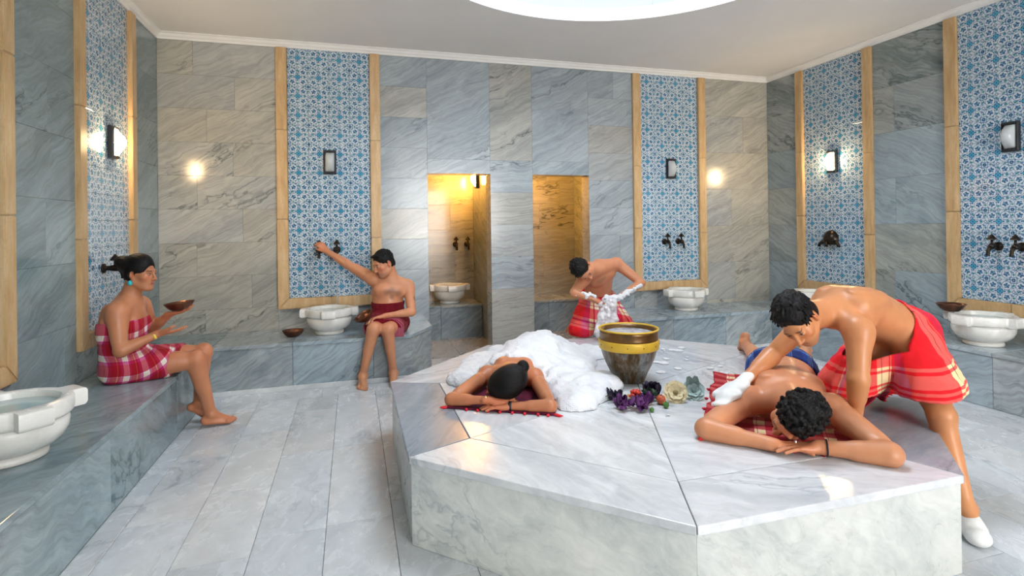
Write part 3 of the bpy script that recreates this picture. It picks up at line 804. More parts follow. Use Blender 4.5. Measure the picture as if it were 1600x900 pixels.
# ------------------------------------------------------------------ implicit modelling: smooth unions of tapered limbs, polygonised
def V3(*a): return np.array(a if len(a) == 3 else a[0], float)
def unit(v): v = np.asarray(v, float); return v/np.linalg.norm(v)
def lerp(a, b, t): return V3(a)*(1-t)+V3(b)*t
def frame_zy(z, y):
    """rotation whose columns are x, y, z axes; z kept, y made orthogonal to it"""
    z = unit(z); y = V3(y)-z*np.dot(y, z); y = unit(y); x = np.cross(y, z); return np.stack([x, y, z], 1)
MARG = .055
class SDF:
    def __init__(s): s.ops = []
    def _add(s, fn, lo, hi, k, sub): s.ops.append((fn, np.minimum(lo, hi), np.maximum(lo, hi), k, sub)); return s
    def cone(s, a, b, ra, rb, k=.02, n=None, f=1.0, sub=False):
        """tapered capsule; n, f: flattened by factor f along n"""
        a = V3(a); b = V3(b); ba = b-a; L2 = float(ba@ba)+1e-12
        if n is not None: n = unit(n)
        def fn(X, Y, Z):
            x, y, z = X-a[0], Y-a[1], Z-a[2]
            t = np.clip((x*ba[0]+y*ba[1]+z*ba[2])/L2, 0, 1)
            x = x-ba[0]*t; y = y-ba[1]*t; z = z-ba[2]*t
            q = x*x+y*y+z*z
            if n is not None:
                d = x*n[0]+y*n[1]+z*n[2]; q = q+d*d*(1/(f*f)-1)
                return (np.sqrt(q)-(ra+(rb-ra)*t))*min(1, .5+.5*f)
            return np.sqrt(q)-(ra+(rb-ra)*t)
        r = max(ra, rb); return s._add(fn, np.minimum(a, b)-r, np.maximum(a, b)+r, k, sub)
    def ell(s, c, rad, R=None, k=.02, sub=False):
        c = V3(c); rad = V3(rad) if hasattr(rad, '__len__') else V3(rad, rad, rad); R = np.eye(3) if R is None else R
        def fn(X, Y, Z):
            x, y, z = X-c[0], Y-c[1], Z-c[2]
            p = [(x*R[0, i]+y*R[1, i]+z*R[2, i])/rad[i] for i in range(3)]
            k0 = np.sqrt(p[0]**2+p[1]**2+p[2]**2); k1 = np.sqrt((p[0]/rad[0])**2+(p[1]/rad[1])**2+(p[2]/rad[2])**2)+1e-9
            return k0*(k0-1)/k1
        e = np.abs(R)@rad; return s._add(fn, c-e, c+e, k, sub)
    def eval(s, xs, ys, zs):
        D = np.full((len(xs), len(ys), len(zs)), .25, np.float32); h = xs[1]-xs[0]
        for fn, lo, hi, k, sub in s.ops:
            m = max(MARG, k+.01)+2*h
            i0, i1 = np.searchsorted(xs, (lo[0]-m, hi[0]+m)); j0, j1 = np.searchsorted(ys, (lo[1]-m, hi[1]+m)); k0, k1 = np.searchsorted(zs, (lo[2]-m, hi[2]+m))
            if i1 <= i0 or j1 <= j0 or k1 <= k0: continue
            d = fn(xs[i0:i1, None, None], ys[None, j0:j1, None], zs[None, None, k0:k1]).astype(np.float32)
            o = D[i0:i1, j0:j1, k0:k1]
            if sub:
                d = -d; hh = np.maximum(k-np.abs(o-d), 0)/k; D[i0:i1, j0:j1, k0:k1] = np.maximum(o, d)+hh*hh*k*.25
            else:
                hh = np.maximum(k-np.abs(o-d), 0)/k; D[i0:i1, j0:j1, k0:k1] = np.minimum(o, d)-hh*hh*k*.25
        return D
    def bounds(s):
        lo = np.min([o[1] for o in s.ops if not o[4]], 0); hi = np.max([o[2] for o in s.ops if not o[4]], 0); return lo, hi

_CO = np.array([[i, j, k] for i in (0, 1) for j in (0, 1) for k in (0, 1)])
_ED = [(a, b) for a in range(8) for b in range(a+1, 8) if np.abs(_CO[a]-_CO[b]).sum() == 1]
def surface_nets(D, org, h):
    I = D < 0; nx, ny, nz = D.shape
    cnt = np.zeros((nx-1, ny-1, nz-1), np.int8)
    for c in _CO: cnt += I[c[0]:nx-1+c[0], c[1]:ny-1+c[1], c[2]:nz-1+c[2]]
    act = (cnt > 0) & (cnt < 8); idx = np.argwhere(act)
    if len(idx) == 0: return np.zeros((0, 3)), np.zeros((0, 4), int)
    vals = np.stack([D[idx[:, 0]+c[0], idx[:, 1]+c[1], idx[:, 2]+c[2]] for c in _CO], 1)
    acc = np.zeros((len(idx), 3)); num = np.zeros(len(idx))
    for a, b in _ED:
        va, vb = vals[:, a], vals[:, b]; m = (va < 0) != (vb < 0); t = np.where(m, va/np.where(m, va-vb, 1), 0)
        acc += np.where(m[:, None], _CO[a]+(_CO[b]-_CO[a])*t[:, None], 0); num += m
    V = (idx+acc/num[:, None])*h+org
    ID = np.full(act.shape, -1, np.int64); ID[act] = np.arange(len(idx))
    F = []
    for ax in range(3):
        sl0 = [slice(None)]*3; sl1 = [slice(None)]*3; sl0[ax] = slice(0, -1); sl1[ax] = slice(1, None)
        ch = I[tuple(sl0)] != I[tuple(sl1)]; e = np.argwhere(ch); o1, o2 = [(1, 2), (2, 0), (0, 1)][ax]
        ok = (e[:, o1] > 0) & (e[:, o2] > 0) & (e[:, o1] < D.shape[o1]-1) & (e[:, o2] < D.shape[o2]-1); e = e[ok]
        def cell(d1, d2):
            q = e.copy(); q[:, o1] -= d1; q[:, o2] -= d2; return ID[q[:, 0], q[:, 1], q[:, 2]]
        quad = np.stack([cell(1, 1), cell(0, 1), cell(0, 0), cell(1, 0)], 1)
        ins = I[e[:, 0], e[:, 1], e[:, 2]]; quad[~ins] = quad[~ins][:, ::-1]; F.append(quad)
    F = np.concatenate(F); F = F[(F >= 0).all(1)]
    return V, F
def grid_eval(fn, lo, hi, h):
    n = np.ceil((hi-lo)/h).astype(int)+1; ax = [lo[i]+np.arange(n[i])*h for i in range(3)]
    return surface_nets(fn(*ax), lo, h)
def polygonise(fn, lo, hi, h, fine=()):
    """fn(xs,ys,zs)->field; fine = [(lo,hi,h)] boxes meshed more finely in place of the coarse mesh"""
    V, F = grid_eval(fn, V3(lo)-3*h, V3(hi)+3*h, h); VV = [V]; FF = []; keep = np.ones(len(F), bool); cen = V[F].mean(1) if len(F) else np.zeros((0, 3))
    nb = len(V); extra = []
    for (a, b, hf) in fine:
        a = V3(a); b = V3(b); ins = np.all((cen > a+h*.9) & (cen < b-h*.9), 1); keep &= ~ins
        v, f = grid_eval(fn, a, b, hf); extra.append((v, f))
    FF.append(F[keep])
    done = list(fine)
    for n_, (v, f) in enumerate(extra):
        c = v[f].mean(1); kp = np.ones(len(f), bool)
        for (a, b, hf) in done[:n_]:
            kp &= ~np.all((c > V3(a)+h*.5) & (c < V3(b)-h*.5), 1)
        FF.append(f[kp]+nb); VV.append(v); nb += len(v)
    V = np.concatenate(VV); F = np.concatenate(FF)
    u, inv = np.unique(F, return_inverse=True)
    return V[u], inv.reshape(F.shape)
def fast_mesh(name, V, F, smooth=True):
    me = bpy.data.meshes.new(name); n = len(F); me.vertices.add(len(V)); me.vertices.foreach_set('co', np.asarray(V, np.float32).ravel())
    me.loops.add(n*4); me.loops.foreach_set('vertex_index', F.astype(np.int32).ravel())
    me.polygons.add(n); me.polygons.foreach_set('loop_start', np.arange(0, n*4, 4, dtype=np.int32)); me.polygons.foreach_set('loop_total', np.full(n, 4, np.int32))
    me.update(calc_edges=True)
    if smooth: me.polygons.foreach_set('use_smooth', np.ones(n, bool))
    me.validate(); return me
def set_attr(me, name, arr, kind='FLOAT_VECTOR'):
    a = me.attributes.new(name, kind, 'POINT'); arr = np.asarray(arr, np.float32)
    a.data.foreach_set('vector' if kind == 'FLOAT_VECTOR' else ('color' if kind == 'FLOAT_COLOR' else 'value'), arr.ravel())
def vnoise(P, freq, seed=0):
    """cheap smooth pseudo-noise, about -1..1"""
    r = np.random.RandomState(seed); out = 0
    for i in range(5):
        d = r.normal(size=3); d /= np.linalg.norm(d); d2 = r.normal(size=3); d2 /= np.linalg.norm(d2)
        out = out+np.sin((P@d)*freq*(1+.23*i)+r.uniform(0, 6)+1.3*np.sin((P@d2)*freq*.7+r.uniform(0, 6)))
    return out/3.2
def gnoise(X, Y, Z, freq, seed=0):
    r = np.random.RandomState(seed); out = 0
    for i in range(4):
        d = r.normal(size=3); d /= np.linalg.norm(d); d2 = r.normal(size=3); d2 /= np.linalg.norm(d2); q = freq*(1+.27*i)
        out = out+np.sin((X*d[0]+Y*d[1]+Z*d[2])*q+r.uniform(0, 6)+1.3*np.sin((X*d2[0]+Y*d2[1]+Z*d2[2])*q*.7+r.uniform(0, 6)))
    return out/2.8

# ------------------------------------------------------------------ anatomy
class Figure:
    def __init__(s, h=1.74, female=False, build=1.0):
        s.b = SDF(); s.k = h/1.75; s.fem = female; s.w = build; s.fine = []; s.paint = []; s.hands = []; s.heads = None
    def leg(s, hip, knee, ankle, fwd=None, r=1.0):
        b, k = s.b, s.k*r; hip, knee, ankle = V3(hip), V3(knee), V3(ankle); t = unit(knee-hip); c = unit(ankle-knee)
        if fwd is None: fwd = knee-(hip+ankle)/2
        f1 = unit(V3(fwd)-t*np.dot(fwd, t)); f2 = unit(V3(fwd)-c*np.dot(fwd, c))
        b.cone(hip, lerp(hip, knee, .96), .088*k*s.w, .053*k, .05)
        b.cone(lerp(hip, knee, .12)+f1*.016*k, lerp(hip, knee, .72)+f1*.012*k, .070*k*s.w, .05*k, .04)
        b.cone(lerp(hip, knee, .15)-f1*.018*k, lerp(hip, knee, .7)-f1*.008*k, .066*k*s.w, .046*k, .04)
        b.ell(knee+f1*.010*k, (.050*k, .050*k, .054*k), k=.03)
        b.ell(knee+f1*.036*k, (.028*k, .022*k, .030*k), frame_zy(t, f1), k=.025)
        b.cone(knee, ankle, .047*k, .030*k, .03)
        b.cone(lerp(knee, ankle, .14)-f2*.022*k, lerp(knee, ankle, .48)-f2*.022*k, .042*k*s.w, .036*k, .035)
        b.cone(lerp(knee, ankle, .48)-f2*.02*k, lerp(knee, ankle, .97)-f2*.022*k, .030*k, .018*k, .02)
        b.cone(lerp(knee, ankle, .05)+f2*.016*k, lerp(knee, ankle, .9)+f2*.004*k, .028*k, .022*k, .02)
        return f2
    def foot(s, ankle, fd, up, side=1, toes=True):
        """fd: toe direction, up: out of the instep; side +1 = big toe towards fd x up"""
        b, k = s.b, s.k*1.04; a = V3(ankle); R = frame_zy(up, fd); x, y, z = R[:, 0], R[:, 1], R[:, 2]; P = lambda i, j, l: a+(x*i*side+y*j+z*l)*k
        b.ell(P(.024, .0, 0), .020*k, k=.012); b.ell(P(-.024, -.004, -.008), .019*k, k=.012)
        b.cone(P(0, 0, .0), P(0, -.028, -.05), .034*k, .031*k, .025)
        b.ell(P(0, -.03, -.052), (.033*k, .036*k, .030*k), R, .015)
        b.cone(P(0, .015, -.018), P(.008, .115, -.058), .036*k, .023*k, .03)
        b.cone(P(.012, .02, -.055), P(.026, .13, -.064), .024*k, .020*k, .02); b.cone(P(-.016, .0, -.06), P(-.03, .11, -.068), .022*k, .016*k, .02)
        if toes:
            for i, (tx, l, r) in enumerate(((.030, .048, .0145), (.010, .05, .011), (-.008, .044, .0105), (-.024, .037, .010), (-.038, .028, .0095))):
                s0 = P(tx, .128-abs(i)*.006, -.068); b.cone(s0, P(tx*1.05, .128-i*.008+l*.6, -.064), r*k, r*k, .008); b.cone(P(tx*1.05, .128-i*.008+l*.6, -.064), P(tx*1.06, .128-i*.008+l, -.072), r*k, r*.9*k, .006)
            c = P(0, .06, -.04); s.fine.append((c-.115*k, c+.115*k, .0032))
    def arm(s, sh, el, wr, r=1.0, kk=.04, kf=.012):
        b, k = s.b, s.k*r*(.9 if s.fem else 1.0); sh, el, wr = V3(sh), V3(el), V3(wr); u = unit(el-sh); f = unit(wr-el)
        b.ell(sh+u*.02*k, (.056*k*s.w, .056*k*s.w, .064*k*s.w), k=kk)
        b.cone(sh+u*.01, el, .049*k*s.w, .036*k, kk*.8)
        bend = (sh+wr)/2-el; n = np.linalg.norm(bend)
        if n > .01:
            fr = unit(bend-u*np.dot(bend, u)) if np.linalg.norm(bend-u*np.dot(bend, u)) > .004 else np.zeros(3)
            b.cone(lerp(sh, el, .3)+fr*.014*k, lerp(sh, el, .75)+fr*.012*k, .040*k*s.w, .033*k, .025); b.cone(lerp(sh, el, .25)-fr*.014*k, lerp(sh, el, .8)-fr*.010*k, .039*k*s.w, .031*k, .025)
        b.ell(el, .036*k, k=kf+.01)
        b.cone(el, wr, .037*k, .0255*k, kf); b.cone(lerp(el, wr, .06), lerp(el, wr, .45), .041*k*s.w, .034*k, kf+.008)
    def hand(s, wr, fd, palm, thumb=1, curl=(.3, .3, .3, .3), spread=.12, tcurl=.3, scale=1.0, tout=.55):
        """wr wrist, fd finger direction, palm = direction the palm faces, thumb: +1 if thumb lies towards fd x palm"""
        b, k = s.b, s.k*(.92 if s.fem else 1.0)*scale; w = V3(wr); fd = unit(fd); n = V3(palm)-fd*np.dot(palm, fd); n = unit(n); x = np.cross(fd, n)*thumb
        P = lambda i, j, l: w+(x*i+fd*j+n*l)*k
        mc = [(.030, .088), (.010, .093), (-.010, .089), (-.028, .080)]; ln = [(.042, .026, .020), (.046, .029, .022), (.042, .027, .021), (.033, .021, .018)]
        b.cone(P(0, -.03, 0), P(0, .01, 0), .025*k, .024*k, .015, n, .78)
        for i, (mx, my) in enumerate(mc):
            b.cone(P(mx*.55, .012, 0), P(mx, my, 0), .016*k, .0125*k, .012, n, .9)
        b.ell(P(.022, .035, .010), (.019*k, .030*k, .015*k), np.stack([x, fd, n], 1), .012); b.ell(P(-.022, .038, .008), (.015*k, .032*k, .013*k), np.stack([x, fd, n], 1), .012)
        for i, (mx, my) in enumerate(mc):
            p = P(mx, my, 0); a = 0.0; sp = (1.5-i)*spread
            base = unit(fd*math.cos(sp)+x*math.sin(sp)); rr = (.0098, .0100, .0096, .0086)[i]
            for q, L in enumerate(ln[i]):
                a += curl[i]*(1.0, 1.25, .8)[q]; d = base*math.cos(a)+n*math.sin(a); p2 = p+d*L*k
                b.cone(p, p2, rr*(1-.06*q)*k, rr*(.95-.08*q)*k, .0045); p = p2
        p = P(.022, .02, .006); d1 = unit(fd*math.cos(tout)+x*math.sin(tout)+n*.25); p1 = p+d1*.043*k; b.cone(p, p1, .0155*k, .0125*k, .012)
        d2 = unit(fd*math.cos(tout-.15-tcurl*.4)+x*math.sin(tout-.15-tcurl*.4)+n*(.2+tcurl*.6)); p2 = p1+d2*.034*k; b.cone(p1, p2, .0118*k, .0105*k, .006)
        d3 = unit(fd*math.cos(tout-.35-tcurl*.8)+x*math.sin(tout-.35-tcurl*.8)+n*(.2+tcurl)); b.cone(p2, p2+d3*.027*k, .0105*k, .0088*k, .005)
        c = P(0, .075, .02); s.fine.append((c-.125*k, c+.125*k, .003)); s.hands.append(P(0, .06, 0))
    def torso(s, P, M, N, lh, ls, belly=0.0, breasts=False, wide=1.0):
        """pelvis, waist and neck-base points, the figure's own left at hips and at shoulders"""
        b, k = s.b, s.k; P, M, N = V3(P), V3(M), V3(N); lh, ls = unit(lh), unit(ls)
        C = 2*M-(P+N)/2          # quadratic through the waist
        pt = lambda t: P*(1-t)**2+C*2*t*(1-t)+N*t*t
        tn = lambda t: unit((C-P)*(1-t)+(N-C)*t)
        def fr(t): return frame_lz(lh*(1-t)+ls*t, tn(t))
        f = s.fem; W = s.w*wide
        secs = [(-.03, .150+.012*f, .108, .10, 0), (.12, .158+.008*f, .112, .11, 0), (.32, .138-.008*f, .104+.02*belly, .11, .01*belly), (.5, .138-.012*f, .104+.018*belly, .12, .012*belly), (.68, .150-.014*f, .112, .13, 0), (.84, .158-.016*f, .106, .11, 0)]
        for t, w, d, hgt, fo in secs:
            R = fr(max(t, 0)); b.ell(pt(t)+R[:, 1]*fo*k, (w*k*W, d*k*W, hgt*k), R, .06)
        R0 = fr(0); R8 = fr(.8); x0, y0, z0 = R0.T; x8, y8, z8 = R8.T; c8 = pt(.8)
        for sg in (-1, 1):
            b.ell(P+(x0*sg*.075-y0*.055-z0*.02)*k, (.082*k, .078*k, .088*k), R0, .045)     # glutes
            if not breasts:
                b.ell(c8+(x8*sg*.072+y8*.075-z8*.0)*k*W, (.078*k, .042*k, .062*k), R8, .03)     # pectorals
            else:
                b.ell(c8+(x8*sg*.072+y8*.088-z8*.045)*k, (.062*k, .060*k, .064*k), R8, .025)
            b.ell(pt(.7)+(x8*sg*.10-y8*.045)*k*W, (.062*k, .055*k, .13*k), R8, .04)       # lats
            b.ell(c8+(x8*sg*.085-y8*.088+z8*.0)*k*W, (.046*k, .022*k, .068*k), R8@rotz(sg*.25), .022)   # shoulder blade
            b.cone(pt(.22)+(x0*sg*.04-y0*.075)*k, pt(.55)+(x8*sg*.042-y8*.078)*k, .036*k, .034*k, .03)   # muscle beside the spine
            b.cone(pt(.97)+(x8*sg*.02+y8*.055)*k, pt(.93)+(x8*sg*.14+y8*.035)*k, .011*k, .011*k, .018)   # collar bone
        s.spine = (pt, fr); return pt, fr
    def yoke(s, N, shl, shr, back):
        b, k = s.b, s.k; N = V3(N); up = None
        for sh in (shl, shr):
            sh = V3(sh); b.cone(N+V3(back)*.015*k, lerp(N, sh, .85), .058*k*s.w, .050*k*s.w, .045); b.cone(lerp(N, sh, .1)-V3(back)*.03*k, lerp(N, sh, .95), .04*k, .044*k*s.w, .04)
    def head(s, c, fwd, up, neck, scale=1.0):
        b = s.b; k = s.k*scale*(.96 if s.fem else 1.0); R = frame_zy(up, fwd) if False else frame_yz(fwd, up); c = V3(c); P = lambda i, j, l: c+R@V3(i, j, l)*k
        E = lambda i, j, l, rx, ry, rz, kk=.02, sub=False: b.ell(P(i, j, l), (rx*k, ry*k, rz*k), R, kk, sub)
        E(0, -.014, .036, .074, .094, .084); E(0, .028, -.03, .060, .064, .088, .03)
        E(0, .05, -.062, .046, .045, .05, .025); E(0, .074, -.100, .021, .018, .017, .022)
        for q in (-1, 1):
            b.cone(P(q*.052, -.01, -.058), P(q*.02, .064, -.098), .020*k, .016*k, .028); E(q*.040, .060, -.022, .026, .024, .022, .022)
            E(q*.030, .098, .004, .017, .014, .011, .012, True)
        b.cone(P(-.034, .083, .024), P(.034, .083, .024), .010*k, .010*k, .018)
        b.cone(P(0, .092, .012), P(0, .113, -.030), .0078*k, .0115*k, .010)
        for q in (-1, 1):
            E(q*.0115, .101, -.034, .0085, .0105, .0075, .006); E(q*.030, .0795, .003, .0135, .013, .0125, .004)
        b.cone(P(-.017, .0875, -.0605), P(.017, .0875, -.0605), .0065*k, .0065*k, .006); b.cone(P(-.014, .0865, -.0715), P(.014, .0865, -.0715), .0075*k, .0075*k, .006)
        E(0, .101, -.0665, .024, .01, .0014, .003, True)
        for q in (-1, 1):
            b.ell(P(q*.077, -.012, -.008), (.009*k, .021*k, .032*k), R@rotz(q*-.35), .006); E(q*.082, -.006, -.004, .006, .011, .017, .005, True)
            E(q*.074, -.004, -.034, .008, .009, .011, .006)
        if neck is not None:
            n = V3(neck); r = .050 if s.fem else .058
            b.cone(P(0, -.022, -.04), n, r*k, (r+.006)*k, .03); b.cone(P(0, -.035, -.01), n-(R[:, 1])*.015, .05*k, r*k, .03)
        s.heads = (c, R, k); s.fine.append((c-.15*k, c+.15*k, .003)); return P
    def colour(s, V, base, lip, brow, stubble=None):
        n = len(V); col = np.tile(V3(base), (n, 1))
        nz = vnoise(V, 14, 3); n2 = vnoise(V, 55, 5); col *= (1+.07*nz+.04*n2)[:, None]; col[:, 1:] *= (1+.05*vnoise(V, 9, 8))[:, None]
        def blend(mask, c): 
            nonlocal col
            m = np.clip(mask, 0, 1)[:, None]; col = col*(1-m)+V3(c)*m
        for (p, r, c, a) in s.paint:
            d = np.linalg.norm(V-V3(p), axis=1); blend(a*np.clip(1-(d/r)**2, 0, 1), c)
        red = V3(base)*V3(1.05, .72, .66)
        for hnd in s.hands: blend(.35*np.clip(1.3-np.linalg.norm(V-hnd, axis=1)/.10, 0, 1), red)
        if s.heads:
            c, R, k = s.heads; L = (V-c)@R/k; x, y, z = np.abs(L[:, 0]), L[:, 1], L[:, 2]; near = (np.linalg.norm(L, axis=1) < .16)
            g = lambda cx, cy, cz, rx, ry, rz: near*np.clip(1.6-1.6*(((x-cx)/rx)**2+((y-cy)/ry)**2+((z-cz)/rz)**2), 0, 1)
            blend(.4*g(.045, .07, -.025, .035, .04, .03), red); blend(.35*g(0, .115, -.03, .018, .02, .018), red); blend(.5*g(.082, -.01, -.005, .02, .035, .045), red)
            if stubble is not None: blend(.42*g(0, .06, -.09, .075, .075, .045)*(z < -.045), stubble)
            blend(.85*g(0, .095, -.066, .024, .014, .013), lip); blend(.8*g(0, .1, -.0665, .02, .014, .0022), V3(lip)*.25)
            blend(1.0*g(.030, .092, .003, .0135, .02, .0060), (.36, .33, .31)); blend(1.0*g(.030, .094, .0035, .0060, .02, .0065), (.02, .012, .01))
            blend(.9*g(.031, .092, .0095, .0175, .02, .0028), V3(brow)*.7); blend(.9*g(.033, .09, .026, .021, .03, .0055), brow)
        return np.clip(col, 0, 1)
def frame_yz(y, z):
    y = unit(y); z = V3(z)-y*np.dot(z, y); z = unit(z); return np.stack([np.cross(y, z), y, z], 1)
def frame_lz(l, z):
    """columns: left, forward, up along the spine (forward = left x up ... l x z)"""
    z = unit(z); l = V3(l)-z*np.dot(l, z); l = unit(l); return np.stack([l, np.cross(l, z), z], 1)
def rotz(a): return np.array([[math.cos(a), -math.sin(a), 0], [math.sin(a), math.cos(a), 0], [0, 0, 1]])

def skin_mat():
    t = NT('skin'); c = t.attr('Skin', 'Color'); p = t.coord()
    n1 = t.noise(p, 160, 3); n2 = t.noise(p, 18, 3)
    return t.bsdf(t.mix(t.ramp(n2, [(.35, 0), (.7, .12)]), c, (.55, .22, .14)), t.ramp(n2, [(.3, .30), (.7, .44)]), normal=t.bump(n1, .10, .002), sss=0, sssr=(.012, .005, .003), spec=.32)
MT['skin'] = skin_mat()
def hair_mat(name, c1, c2):
    t = NT(name); p = t.attr('flow'); n = t.noise(t.vm('MULTIPLY', p, (55, 55, 6)), 3.5, 4, .65); n2 = t.noise(t.coord(), 120, 3)
    return t.bsdf(t.ramp(n, [(.35, c1), (.7, c2)]), .5, normal=t.bump(t.m('ADD', n, t.m('MULTIPLY', n2, .6)), .7, .006), spec=.18)
MT['hair'] = hair_mat('black_hair', (.002, .002, .0025), (.010, .008, .0075))

def make_person(fig, label, base, origin, h=.006, lip=(.42, .13, .10), brow=(.02, .014, .011), stubble=None, clip=None):
    lo, hi = fig.b.bounds()
    def fn(xs, ys, zs):
        D = fig.b.eval(xs, ys, zs)
        if clip is not None: D = np.maximum(D, clip(xs[:, None, None], ys[None, :, None], zs[None, None, :]).astype(np.float32))
        return D
    V, F = polygonise(fn, lo, hi, h, fig.fine)
    o = V3(origin); me = fast_mesh('person', V-o, F); set_attr(me, 'Skin', np.concatenate([fig.colour(V, base, lip, brow, stubble), np.ones((len(V), 1))], 1), 'FLOAT_COLOR')
    ob = link('person', me, MT['skin'], None, tuple(o)); return tag(ob, label, 'person')
def child_mesh(name, parent, fn, lo, hi, h, mat, attrs=None, fine=()):
    V, F = polygonise(fn, lo, hi, h, fine); o = np.array(parent.location) if parent is not None else np.zeros(3)
    me = fast_mesh(name, V-o, F)
    if attrs:
        for k_, f_ in attrs.items(): set_attr(me, k_, f_(V))
    return link(name, me, mat, parent)

def make_hair(person, fig, style='short', seed=1, mat=None, h=.003, tufts=170, length=.022):
    c, R, k = fig.heads; P = lambda i, j, l: c+R@V3(i, j, l)*k
    s = SDF(); E = lambda i, j, l, rx, ry, rz, kk=.015, sub=False: s.ell(P(i, j, l), (rx*k, ry*k, rz*k), R, kk, sub)
    E(0, -.018, .042, .0805, .1, .0885)
    for q in (-1, 1): E(q*.062, -.035, -.005, .022, .045, .05)
    E(0, -.075, -.02, .055, .035, .055)
    rr = np.random.RandomState(seed)
    if style == 'short':
        E(0, .05, .098, .055, .03, .016, .02)
        for i in range(tufts):
            th = rr.uniform(0, 2*PI); ph = rr.uniform(-.25, 1.45); d = V3(math.cos(ph)*math.cos(th), math.cos(ph)*math.sin(th), math.sin(ph))
            p = V3(d[0]*.079, d[1]*.098-.018, d[2]*.086+.042)
            if p[1] > .045 and p[2] < .085: continue
            if p[2] < .0 and p[1] > -.03: continue
            flow = V3(d[0]*.3+rr.normal()*.18, .75+rr.normal()*.18, -.35+rr.normal()*.18); q = p*1.0+unit(flow+d*.30)*length*rr.uniform(.7, 1.3)
            s.cone(P(*p), P(*q), .0075*k, .0022*k, .006)
    elif style == 'curly':
        for i in range(tufts*2):
            th = rr.uniform(0, 2*PI); ph = rr.uniform(-.5, 1.5); d = V3(math.cos(ph)*math.cos(th), math.cos(ph)*math.sin(th), math.sin(ph))
            p = V3(d[0]*.082, d[1]*.101-.018, d[2]*.09+.042)
            if p[1] > .05 and p[2] < .08: continue
            if p[2] < .0 and p[1] > -.03: continue
            s.ell(P(*(p+rr.normal(size=3)*.003)), rr.uniform(.007, .0125)*k, None, .004)
    elif style == 'updo':
        E(0, -.02, .046, .086, .102, .092); E(0, -.02, .10, .06, .07, .04, .03)
        E(0, -.10, .055, .062, .06, .058, .03); E(.01, -.145, .075, .046, .044, .042, .025); E(-.015, -.13, .03, .045, .04, .036, .025)
        for i in range(16):
            th = rr.uniform(0, 2*PI); ph = rr.uniform(-1.2, 1.2); d = V3(math.cos(ph)*math.cos(th), math.cos(ph)*math.sin(th), math.sin(ph)); p = V3(0, -.13, .055)+d*.05
            s.cone(P(*p), P(*(p+unit(np.cross(d, (0, 1, .3))+rr.normal(size=3)*.25)*.04)), .005*k, .0022*k, .006)
    elif style == 'sleek':
        E(0, -.035, .048, .096, .128, .098); E(0, -.08, .01, .08, .075, .08, .02); E(.03, -.16, .03, .038, .036, .036, .012)
    # hairline: cut the face and the front of the ears free
    s.ell(P(0, .120, -.022), (.085*k, .074*k, .108*k), R, .012, True)
    for q in (-1, 1): s.ell(P(q*.085, .028, -.04), (.03*k, .05*k, .055*k), R, .01, True); s.ell(P(q*.088, -.012, -.018), (.018*k, .024*k, .036*k), R, .006, True)
    s.ell(P(0, .03, -.13), (.09*k, .13*k, .075*k), R, .012, True)
    lo, hi = s.bounds()
    def flow(V):
        L = (V-c)@R; return np.stack([np.arctan2(L[:, 0], L[:, 2]+.05)*.1, L[:, 2]*.3, np.sqrt(L[:, 1]**2+L[:, 2]**2)], 1) if style != 'x' else L
    return child_mesh('hair', person, s.eval, lo, hi, h, mat or MT['hair'], {'flow': flow})

# ------------------------------------------------------------------ woven cloth
def plaid(name, warp, weft, pu, pv, rough=.85, sheen=.04):
    t = NT(name); sp = t.new('ShaderNodeSeparateXYZ'); t.put(sp.inputs[0], t.attr('weave'))
    wob = t.noise(t.attr('weave'), 7, 2)
    def bandc(x, per, stops):
        f = t.m('FRACT', t.m('DIVIDE', t.m('ADD', x, t.m('MULTIPLY', wob, .008)), per)); return t.ramp(f, stops, 'CONSTANT')
    cu = bandc(sp.outputs[0], pu, warp); cv = bandc(sp.outputs[1], pv, weft)
    th = t.m('ADD', t.m('SINE', t.m('MULTIPLY', sp.outputs[0], 1800)), t.m('SINE', t.m('MULTIPLY', sp.outputs[1], 1800)))
    # crossing threads: geometric mean of warp and weft
    g = t.new('ShaderNodeGamma'); t.put(g.inputs[0], t.mix(1.0, cu, cv, 'MULTIPLY')); g.inputs[1].default_value = .5
    fac = t.m('MULTIPLY', t.noise(t.attr('weave'), 260, 2), .2); col = t.mix(fac, g.outputs[0], t.mix(.5, cu, cv))
    return t.bsdf(col, rough, normal=t.bump(t.m('ADD', t.m('MULTIPLY', th, .2), t.noise(t.attr('weave'), 30, 3)), .35, .004), sheen=sheen, spec=.2)
RED = (.36, .006, .018); MAG = (.48, .018, .13); WHT = (.78, .74, .74); YEL = (.82, .50, .10); CRM = (.80, .62, .34); DRD = (.20, .004, .015); HOT = (.78, .012, .02)
NAV = (.008, .022, .11); ROY = (.012, .055, .30); SKYB = (.20, .42, .68); BLK = (.03, .01, .02)
MT['plaid_woman'] = plaid('red_magenta_white_plaid', [(0, RED), (.28, YEL), (.30, RED), (.44, MAG), (.58, WHT), (.64, YEL), (.66, WHT), (.78, YEL), (.80, WHT), (.90, MAG)], [(0, RED), (.34, MAG), (.50, WHT), (.56, YEL), (.58, WHT), (.66, YEL), (.68, WHT), (.78, RED)], .135, .14)
MT['plaid_seated'] = plaid('crimson_cloth_white_border', [(0, (.15, .003, .012)), (.5, (.22, .006, .02)), (.7, (.15, .003, .012))], [(0, DRD), (.03, WHT), (.05, DRD), (.065, WHT), (.10, DRD), (.115, WHT), (.13, (.16, .004, .012))], .05, .6)
MT['plaid_foam'] = plaid('red_cream_magenta_plaid', [(0, HOT), (.30, MAG), (.42, CRM), (.50, RED), (.53, WHT), (.66, RED), (.68, CRM), (.76, MAG), (.9, HOT)], [(0, HOT), (.22, CRM), (.34, RED), (.37, CRM), (.52, MAG), (.62, CRM), (.74, HOT)], .30, .20)
